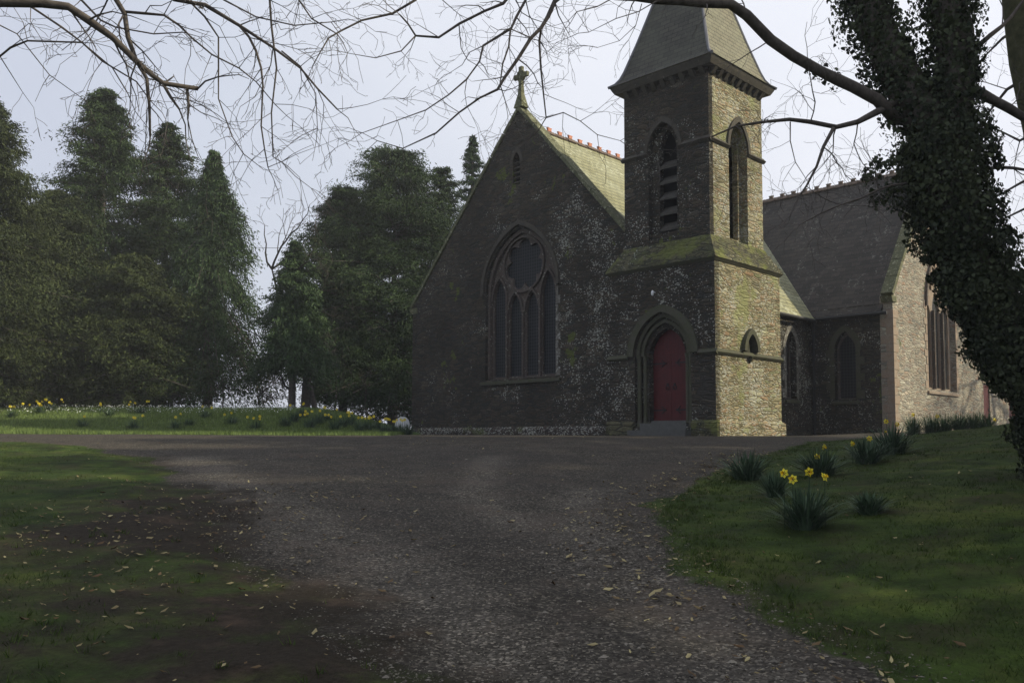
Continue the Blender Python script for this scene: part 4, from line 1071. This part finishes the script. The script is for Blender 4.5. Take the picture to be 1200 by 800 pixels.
# --- left overhanging tree, its trunk left of the frame
LB = Vector((-7.2, 5.2, Hz(-7.2, 5.2))); lt = empty('overhanging_tree', LB)
tag(lt, 'bare broadleaf tree whose drooping limbs reach in over the top left sky', 'tree')
DL = 6.6
def lp(pl, d0=DL, d1=None): return [p - LB for p in path(pl, d0, d1)]
j1 = lp([(-420, -10)], 5.6 + .0) if False else None
T1 = P3(-330, 40, 5.9) - LB
T2 = P3(-340, -160, 5.9) - LB
mb = MB(); mb.tube([Vector((0, 0, -.4)), Vector((0, 0, .1)), Vector((T1.x * .3, T1.y * .3, 1.6)), T1, T2, T2 + Vector((.1, .2, 2.5))], [.5, .38, .33, .27, .2, .04], 12); mb.build('trunk', M['bark'], lt, True)
tw = MB()
LT = [([(-330, 40), (-200, 12), (-90, 2), (0, 3), (48, 4), (80, 8), (104, 24), (132, 44), (160, 72), (178, 88), (192, 98), (232, 104)], .075, .026, .85),
      ([(-340, -160), (-200, -110), (-60, -70), (80, -55), (200, -50), (320, -60), (420, -75)], .09, .03, .9),
      ([(120, -54), (130, -10), (146, 16), (150, 44), (160, 72), (172, 92), (175, 124), (176, 160)], .034, .012, .2),
      ([(192, 100), (200, 114), (210, 128)], .020, .012, .5), ([(219, 105), (221, 122), (220, 140)], .018, .010, .5),
      ([(146, 14), (170, 16), (192, 18), (210, 30), (224, 44), (248, 64), (280, 80), (300, 96), (322, 122)], .018, .005, .1),
      ([(190, -50), (204, 0), (240, 6), (280, 30), (320, 56), (352, 80), (372, 104), (395, 128)], .030, .008, .2),
      ([(280, 30), (292, 44), (300, 60), (306, 80), (308, 100), (306, 148), (310, 175), (314, 196)], .018, .006, .1),
      ([(310, -60), (316, 0), (318, 30), (324, 80), (318, 132), (320, 184), (330, 190)], .016, .005, .2),
      ([(205, -50), (220, 0), (240, 20), (256, 44), (256, 80), (256, 116), (272, 160), (285, 180)], .014, .005, .2),
      ([(-200, 12), (-60, 40), (0, 66), (12, 56), (32, 48), (96, 50), (132, 80), (150, 110)], .022, .006, .3),
      ([(20, 4), (36, 8), (72, 32), (96, 50), (120, 72), (160, 96), (176, 118)], .016, .006, .1),
      ([(60, -56), (95, 0), (118, 24), (135, 32), (180, 40), (215, 38)], .016, .006, .3),
      ([(320, -60), (350, 0), (365, 22), (395, 40), (402, 50)], .014, .006, .3),
      ([(160, 72), (185, 88), (172, 130), (170, 180)], .008, .004, .2),
      ([(-100, 4), (-20, 20), (20, 40), (58, 88), (100, 118)], .012, .004, .3),
      ([(330, 60), (352, 78), (370, 110), (372, 150)], .010, .004, .1),
      ([(250, -52), (262, 0), (300, 20), (345, 30), (388, 26)], .013, .005, .3)]
for i, (pl, a, b, frm) in enumerate(LT):
    a *= .8
    limb_with_twigs(lp(pl, 5.9 if pl[0][0] < -300 else DL, DL), a, b, lt, tw, 80 + i, every=.075, tl=(.22, .7), level=2, frm=frm * .6, droop=.65, dens=.9, end=(i != 0))
tw.build('twigs', M['twig'], lt)

def bare_tree(loc, h, label, seed, name='bare_tree', n=11, spread=.8, group=None, rad=None, mat='twig_far', lvl=3, minr=.008):
    rnd = random.Random(seed); t = empty(name, loc); tag(t, label, 'tree' if 'shrub' not in name else 'shrub', group)
    rad = rad or h * .014
    pts = [Vector((0, 0, -.3))]; p = Vector((0, 0, 0)); d = Vector((0, 0, 1))
    for i in range(8):
        pts.append(p.copy()); d = (d + Vector((rnd.gauss(0, .08), rnd.gauss(0, .08), .05))).normalized(); p = p + d * h * .8 / 8
    mb = MB(); mb.tube(pts, [rad * (1.2 - .95 * i / 8) for i in range(9)], 7); mb.build('trunk', M['bark'], t, True)
    tw = MB()
    for k in range(n):
        i = rnd.randint(2, 8); a = rnd.random() * 2 * PI
        grow(tw, pts[i].copy(), Vector((math.cos(a) * spread, math.sin(a) * spread, .55)), h * rnd.uniform(.22, .42), rad * .4, lvl, rnd, 0, .2, h * .04, .8, minr, .05)
    tw.build('twigs', M[mat], t)
    return t
def on(px, d): x = P3(px, 480, d).x; return (x, d, Hz(x, d))
bare_tree(on(342, 35), 8.2, 'slender bare tree whose twigs rise above the small fir', 202, n=8, minr=.007)
for i, (px, d, h, lb) in enumerate(((185, 34, 2.6, 'tangled leafless shrub left of the bare lower trunk'), (262, 35, 3.0, 'tangled leafless shrub right of the drooping conifer'), (305, 36, 3.4, 'wide leafless shrub left of the small fir'), (392, 37, 3.2, 'leafless shrub right of the leaning trunk'), (430, 38, 2.4, 'low leafless shrub under the broad cypress'), (30, 33, 2.4, 'low leafless shrub at the left end of the bank'))):
    bare_tree(on(px, d), h, lb, 210 + i, 'leafless_shrub', n=16, spread=1.3, group='leafless shrubs below the conifers', rad=.035, lvl=2, minr=.009)
for i, (px, lean, lb) in enumerate(((358, .05, 'straight dark trunk just right of the small fir'), (369, -.5, 'thin dark leaning trunk right of the straight one'))):
    x, y, z = on(px, 34.6); t = empty('leafless_tree', (x, y, z)); tag(t, lb, 'tree')
    mb = MB(); r_ = (.2, .11)[i]; mb.tube([(0, 0, -.3), (0, 0, .1), (lean * .5, 0, 1.2), (lean, 0, 3.2)], [r_ * 1.3, r_, r_ * .85, r_ * .6], 8); mb.build('trunk', M['bark'], t, True)
    tw = MB(); rnd = random.Random(i)
    for k in range(6): grow(tw, Vector((lean * .8, 0, 2.3 + k * .15)), Vector((rnd.gauss(0, 1), rnd.gauss(0, 1), .4)), 1.1, .02, 2, rnd, 0, minr=.008)
    tw.build('twigs', M['twig'], t)
for i, (x, y, h, lb) in enumerate(((24.5, 38, 13, 'bare winter tree behind the transept, nearest the gable'), (29, 44, 15, 'bare winter tree at the far right behind the church'), (27.5, 33, 11, 'bare winter tree right of the vestry'), (31.5, 40, 12, 'bare winter tree beyond the vestry, farthest right'))):
    bare_tree((x, y, Hz(x, y)), h, lb, 230 + i, n=16, group='bare trees behind the church', minr=.010)
# overhead cable between the far conifers
mb = MB(); a = P3(225, 284, 43); b = P3(420, 286, 46)
mb.tube([a.lerp(b, t) - Vector((0, 0, .25 * 4 * t * (1 - t))) for t in [i / 12 for i in range(13)]], [.012] * 13, 5)
tag(mb.build('overhead_cable', M['cable']), 'thin overhead wire crossing the sky gap between the conifers', 'wire')
# white stone by the church corner
p = None; q = P3(472, 498, 33.6); mb = MB()
z0 = Hz(q.x, q.y)
pts = [(-.32, 0), (.32, 0), (.32, .34), (.25, .50), (.13, .60), (0, .63), (-.13, .60), (-.25, .50), (-.32, .34)]
panel(mb, lambda u, z, d: (u, d, z - .2 if z == 0 else z), pts, (), .14)
hs = mb.build('headstone', M['white'], None); hs.location = (q.x - .1, q.y + .5, z0 + .05); hs.rotation_euler = (.0, .16, .35); hs.scale = (.85, 1, .85)
tag(hs, 'white round topped headstone just left of the church corner behind the daffodils', 'headstone')

# ------------------------------------------------------------------ small growth
def blades(name, XY, hgt, wid, mat, lean=.5, kind='stuff', parent=None, tint=None):
    n = len(XY); z = H(XY[:, 0], XY[:, 1]); base = np.column_stack([XY, z - .005])
    a = rng.random(n) * 2 * PI; w = np.column_stack([np.cos(a), np.sin(a), np.zeros(n)]) * (wid * (.6 + .8 * rng.random(n)))[:, None]
    h = hgt * (.5 + rng.random(n))
    b = rng.random(n) * 2 * PI; tip = base + np.column_stack([np.cos(b) * h * lean * rng.random(n), np.sin(b) * h * lean * rng.random(n), h])
    V = np.stack([base - w, base + w, tip], 1)
    T = np.clip(rng.random(n) * .8 + (tint if tint is not None else 0), 0, 1)
    o = np_mesh(name, V, 3, mat, parent, T)
    if kind: tag(o, kind=kind)
    return o
def scatter(n, x0, x1, yy0, yy1, pw=1.6):
    y = yy0 + (yy1 - yy0) * rng.random(n) ** pw; x = x0 + (x1 - x0) * rng.random(n)
    return x, y
# right lawn
x, y = scatter(420000, 1.2, 14, 3.0, 22, 1.5); dR, dL, dB = masks(x, y)
nz_ = fbm(x, y, .7, 4) + .6 * fbm(x, y, .22, 6)
k = (dR > -.05) & (rng.random(len(x)) < np.clip(.42 + .7 * nz_, .04, 1)) & (np.abs(x) < y * .62 + 1)
XYr = np.column_stack([x[k], y[k]])
x, y = scatter(420000, -14, .5, 3.0, 19.5, 1.4); dR, dL, dB = masks(x, y)
mud = .9 * np.exp(-(((x + 3.6) / 1.2) ** 2 + ((y - 8.4) / 2.2) ** 2)) + .5 * np.exp(-((dL - .1) / .7) ** 2) + .35 * np.exp(-(((x + 2.1) / 1.5) ** 2 + ((y - 4.8) / 1.6) ** 2))
nz_ = fbm(x, y, .8, 14) + .6 * fbm(x, y, .25, 16)
k = (dL > .0) & (rng.random(len(x)) < np.clip(.26 + .5 * np.clip((dL - 1) / 2.5, 0, 1) + .6 * nz_ - .9 * mud, .006, 1)) & (np.abs(x) < y * .62 + 1)
XYl = np.column_stack([x[k], y[k]])
t_ = .25 * fbm(np.concatenate([XYr[:, 0], XYl[:, 0]]), np.concatenate([XYr[:, 1], XYl[:, 1]]), 1.2, 21)
g = blades('grass', np.concatenate([XYr, XYl]), .028, .0028, M['grass'], 1.6, tint=t_); tag(g, 'short patchy lawn grass on both sides of the drive', 'grass')
nt = 2600; ty = 3.2 + 17 * rng.random(nt) ** 1.5; tx = (rng.random(nt) * 1.24 - .62) * ty
ey = 3.4 + 16 * rng.random(700) ** 1.3
tx = np.concatenate([tx, np.interp(ey, XR[:, 0], XR[:, 1]) + .15 + np.abs(rng.normal(0, .25, 700))]); ty = np.concatenate([ty, ey])
a_, b_, _ = masks(tx, ty); k = (np.maximum(a_, b_) > .02) & (rng.random(len(tx)) < np.where(b_ > 0, np.clip(b_ / 3.5, .08, 1), .8) * np.clip(.6 + .8 * fbm(tx, ty, .9, 41), .1, 1)); tx = tx[k]; ty = ty[k]
m = 16; XYt = np.column_stack([np.repeat(tx, m), np.repeat(ty, m)]) + rng.normal(0, .022, (len(tx) * m, 2))
g = blades('grass_tufts', XYt, .045, .0032, M['grass'], 1.1, tint=np.repeat(rng.random(len(tx)) * .35 - .1, m)); tag(g, 'longer grass tufts along the verges and in the lawn', 'grass')
x = -24 + 21 * rng.random(170000); y = 24.2 + 11 * rng.random(170000); k = masks(x, y)[2] > 0
g = blades('bank_grass', np.column_stack([x[k], y[k]]), .09, .008, M['bankgrass'], 1.0); tag(g, 'bright green longer grass on the bank below the conifers', 'grass')
# snowdrops in the bank grass
n = 1500; px = rng.uniform(-30, 345, n); y = rng.uniform(29.5, 33.5, n); x = (px - 600) / FPX * y
z = H(x, y) + .10 + .08 * rng.random(n); c_ = np.column_stack([x, y, z])
v = rand_dirs(n); s_ = .03
V = np.stack([c_ + rand_dirs(n) * s_, c_ + rand_dirs(n) * s_, c_ + rand_dirs(n) * s_], 1)
tag(np_mesh('snowdrops', V, 3, M['snowdrop']), 'small white flowers scattered along the top of the bank', 'flowers', kind='stuff')
# leaves on the ground
def litter(n, fn):
    x, y = fn(n); z = H(x, y) + .012; c_ = np.column_stack([x, y, z])
    nn = np.array([0, 0, 1.0]) + rand_dirs(n) * .45; nn /= np.linalg.norm(nn, axis=1, keepdims=True)
    a = rand_dirs(n); a -= nn * np.sum(a * nn, axis=1, keepdims=True); a /= np.linalg.norm(a, axis=1, keepdims=True); b = np.cross(nn, a)
    s_ = (.010 + .026 * rng.random(n) ** 2.5)[:, None]
    sh_ = [(-1, .1, .1), (-.5, .5, .3), (.2, .38, .1), (1.35, .1, .5), (.35, -.42, .15), (-.55, -.30, .35)]
    return np.stack([c_ + a * s_ * u + b * s_ * v + nn * s_ * w for u, v, w in sh_], 1)
def f1(n): return rng.normal(-3.3, 1.3, n), np.abs(rng.normal(8.2, 2.0, n) - 3.5) + 3.5
def f2(n):
    y = 4 + 13 * rng.random(n); return np.interp(y, XR[:, 0], XR[:, 1]) - .35 + rng.normal(0, .35, n), y
def f3(n): y = 4 + 18 * rng.random(n) ** 1.3; return (rng.random(n) * 1.16 - .58) * y, y
V = np.concatenate([litter(800, f1), litter(900, f2), litter(420, f3)])
T = np.clip(rng.random(len(V)) ** 1.5, 0, 1)
tag(np_mesh('leaf_litter', V, 6, M['litter'], None, T), 'dry fallen leaves on the mud and the drive edges', 'leaves', kind='stuff')
# loose stones on the drive
n = 62000; y = 3.4 + 15 * rng.random(n) ** 1.9; xr = np.interp(y, XR[:, 0], XR[:, 1]); xl = np.interp(y, XL[:, 0], XL[:, 1])
x = xl - .3 + (xr - xl + .6) * rng.random(n)
cl = fbm(x, y, .9, 31) + .5 * fbm(x, y, .3, 33)
k = rng.random(n) < np.clip(.55 + .7 * cl, .1, 1); x = x[k]; y = y[k]; n = len(x)
s_ = (.0028 + .009 * rng.random(n) ** 4)
rk = rng.random(n) < .55 * np.exp(-((x - np.interp(y, XR[:, 0], XR[:, 1]) + .55) / .4) ** 2) * (y < 9) + .02; s_ = np.where(rk, s_ * 1.7 + .002, s_)
oct_ = np.array([(1, 0, 0), (0, 1, 0), (-1, 0, 0), (0, -1, 0), (0, 0, 1), (0, 0, -1)], float)
sc_ = np.stack([1 + .5 * rng.random(n), .7 + .4 * rng.random(n), .45 + .3 * rng.random(n)], -1) * s_[:, None]
an = rng.random(n) * 2 * PI
ov_ = oct_[None] * sc_[:, None, :] * (1 + .25 * rng.normal(size=(n, 6, 1)).clip(-1, 1))
ca, sa = np.cos(an)[:, None], np.sin(an)[:, None]
rx = ov_[..., 0] * ca - ov_[..., 1] * sa; ry = ov_[..., 0] * sa + ov_[..., 1] * ca
ov_ = np.stack([rx, ry, ov_[..., 2]], -1) + np.column_stack([x, y, H(x, y) + s_ * .1])[:, None, :]
tris = np.array([(0, 1, 4), (1, 2, 4), (2, 3, 4), (3, 0, 4)])
V = ov_[:, tris].reshape(-1, 3, 3)
tag(np_mesh('loose_gravel', V, 3, M['pebble'], None, np.repeat(rng.random(n) ** 1.6, 4)), 'loose grey stones lying over the drive', 'gravel', kind='stuff')

# --- daffodils
def daff_leaves(mb_list, h, spread, n, r):
    n = int(n * 1.5)
    for i in range(n):
        a = r.random() * 2 * PI; q = r.random() ** .7 * spread * .30; l = h * (.35 + .75 * r.random()); out = spread * (.10 + 1.1 * r.random() ** 1.4)
        bx, by = math.cos(a) * q, math.sin(a) * q; a2 = a + r.normal() * .6
        w = .005 + .003 * r.random(); sx, sy = -math.sin(a2) * w, math.cos(a2) * w
        pts = []
        for t in (0, .4, .75, 1):
            o = out * t ** 1.45; pts.append((bx + math.cos(a2) * o, by + math.sin(a2) * o, -.03 + l * (t - .28 * (out / spread) * t ** 3)))
        tnt = min(1, max(0, .4 + .3 * r.normal()))
        for (p0, p1, w0, w1) in ((pts[0], pts[1], 1, 1), (pts[1], pts[2], 1, .8), (pts[2], pts[3], .8, .12)):
            mb_list.append((((p0[0] - sx * w0, p0[1] - sy * w0, p0[2]), (p0[0] + sx * w0, p0[1] + sy * w0, p0[2]), (p1[0] + sx * w1, p1[1] + sy * w1, p1[2]), (p1[0] - sx * w1, p1[1] - sy * w1, p1[2])), tnt))
def flower_mesh(stem=.3, s=1.0, face=(0, -1, .05)):
    f = Vector(face).normalized(); a = f.cross(Vector((0, 0, 1))).normalized(); b = a.cross(f)
    pet = MB()
    for k in range(6):
        t = k * PI / 3 + .3; u = a * math.cos(t) + b * math.sin(t); v = a * -math.sin(t) + b * math.cos(t)
        pet.add([u * .008 * s, u * .026 * s + v * .014 * s - f * .002, u * .043 * s - f * (.006 if k % 2 else 0), u * .026 * s - v * .014 * s - f * .002], [(0, 1, 2, 3)])
    tr = MB(); tr.tube([Vector((0, 0, 0)), f * .014 * s, f * .026 * s], [.007 * s, .010 * s, .016 * s], 9, cap=False)
    st = MB(); st.tube([Vector((0, 0, -stem)), Vector((0, 0, -.03)), Vector((0, 0, -.005)) - f * .012, Vector((0, 0, 0))], [.0035, .003, .003, .004], 5)
    return pet, tr, st
def daff_clump(loc, label, h, spread, n, flowers, seed, group=None, fs=1.0):
    r = np.random.default_rng(seed); t = empty('daffodil_clump', loc); tag(t, label, 'daffodils', group)
    L_ = []; daff_leaves(L_, h, spread, n, r)
    V = np.array([q for q, _ in L_]); T = np.array([q for _, q in L_]); np_mesh('leaves', V, 4, M['daffleaf'], t, T)
    for (dx, dy, dz) in flowers:
        face = (r.normal() * .6, -1, r.normal() * .25)
        pet, tr, st = flower_mesh(dz + .02, fs, face)
        o = pet.build('flower', M['yellow'], t); o.location = (dx, dy, dz)
        tr.build('trumpet', M['orange'], o); st.build('stem', M['daffleaf'], o)
    return t
def near_clump(px, py, hpx, wpx, n, fl, label, seed):
    g_ = ground_at(px, py); k = g_.y / FPX
    F = [((fx - px) * k, -.05, (py - fy) * k) for fx, fy in fl]
    return daff_clump(g_, label, hpx * k * .88, wpx * k * .8, n, F, seed, 'daffodil clumps on the right lawn', fs=1.15)
near_clump(944, 618, 60, 62, 260, [(918, 555), (928, 562), (947.5, 553.5), (965, 559)], 'largest daffodil clump on the right lawn with four yellow flowers', 301)
near_clump(876, 562, 44, 54, 220, [], 'flowerless daffodil leaves at the edge of the drive', 302)
near_clump(908, 582, 42, 34, 150, [], 'narrow flowerless daffodil tuft between the drive edge clump and the largest clump', 303)
near_clump(962, 558, 42, 54, 230, [(957, 535), (965, 524)], 'daffodil clump just behind the largest one with two flowers', 304)
near_clump(1019, 602, 36, 38, 200, [], 'dark flowerless daffodil tuft alone in the middle of the lawn', 305)
near_clump(1016, 543, 40, 48, 220, [(1018, 514), (998, 520)], 'daffodil clump with two low flowers left of the transept corner', 306)
near_clump(1045, 532, 46, 56, 260, [(1036, 506), (1038, 494), (1051, 497.5)], 'tall daffodil clump with three flowers before the transept corner', 307)
for i, (px, n, fl, lb) in enumerate(((1070, 60, [(1068, 486)], 'first tuft from the transept corner, one flower'), (1091, 55, [(1096, 488)], 'second tuft from the transept corner, one flower'), (1106, 60, [], 'third tuft along the wall'), (1124, 70, [], 'fourth tuft along the wall'), (1140, 70, [], 'fifth tuft along the wall'), (1155, 60, [(1163, 492)], 'last tuft, before the red side door'))):
    x = (px - 600) / FPX * 24.0; zz = Hz(x, 24.0); k = 24 / FPX; hh = .62
    F = [((fx - px) * k, -.1, P3(fx, fy, 24).z - zz) for fx, fy in fl]
    daff_clump((x, 24.0, zz), 'daffodil leaves under the pale transept wall, ' + lb, hh, .50, n * 3, F, 320 + i, 'daffodil clumps along the transept wall', fs=1.5)
pos = ((14, 492), (47, 489), (60, 486), (98, 498), (157, 499), (165, 489), (206, 499), (240, 492), (300, 499), (272, 496), (222, 497), (128, 491))
nm = ('at the left edge of the frame', 'with a bright cluster of flowers near the left edge', 'behind the bright left cluster', 'low and wide before the tallest cypress', 'at the bank foot with several flowers', 'behind the bank foot clump with flowers', 'of bare leaves at the bank foot', 'below the drooping conifer', 'left of the small fir', 'at the bank foot right of the drooping conifer', 'small, below the bare lower trunk', 'small, high on the bank')
for i, (px, py) in enumerate(pos):
    y_ = 25.3 + (503 - py) * .33; x_ = (px - 600) / FPX * y_; r = random.Random(i)
    nf = (3, 9, 5, 1, 6, 5, 1, 2, 4, 2, 1, 2)[i]
    daff_clump((x_, y_, Hz(x_, y_)), 'daffodil clump on the left bank ' + nm[i], .34, .34, 90, [(r.gauss(0, .22), -.1 + r.gauss(0, .1), .30 + .14 * r.random()) for _ in range(nf)], 340 + i, 'daffodil clumps on the left bank', fs=1.15)
for i in range(16):
    px = 335 + i * 9.6; y_ = 27.2 + (i % 3) * 1.0; x_ = (px - 600) / FPX * y_; r = random.Random(50 + i)
    nf = 0 if i < 2 else 3
    lb = 'daffodil clump in the dense row left of the church gable, ' + ('first', 'second', 'third', 'fourth', 'fifth', 'sixth', 'seventh', 'eighth', 'ninth', 'tenth', 'eleventh', 'twelfth', 'thirteenth', 'fourteenth', 'fifteenth', 'last')[i] + ' from the left'
    daff_clump((x_, y_, Hz(x_, y_)), lb, .42, .34, 120, [(r.gauss(0, .16), -.1 + r.gauss(0, .1), .38 + .10 * r.random()) for _ in range(nf)], 370 + i, 'daffodil row beside the gable', fs=1.15)
HAZE = .0011
mb = MB(); mb.box(-300, 300, -70, 500, -20, 40)
hz = mb.build('haze', None)
hm = bpy.data.materials.new('haze'); hm.use_nodes = True; ht = hm.node_tree; ht.nodes.clear()
pv = ht.nodes.new('ShaderNodeVolumePrincipled'); pv.inputs['Color'].default_value = (.92, .95, 1, 1); pv.inputs['Density'].default_value = HAZE
ho = ht.nodes.new('ShaderNodeOutputMaterial'); ht.links.new(pv.outputs[0], ho.inputs['Volume'])
hz.data.materials.append(hm); tag(hz, 'thin pale morning haze in the air', 'haze', kind='stuff')
print('objects', len(bpy.data.objects))
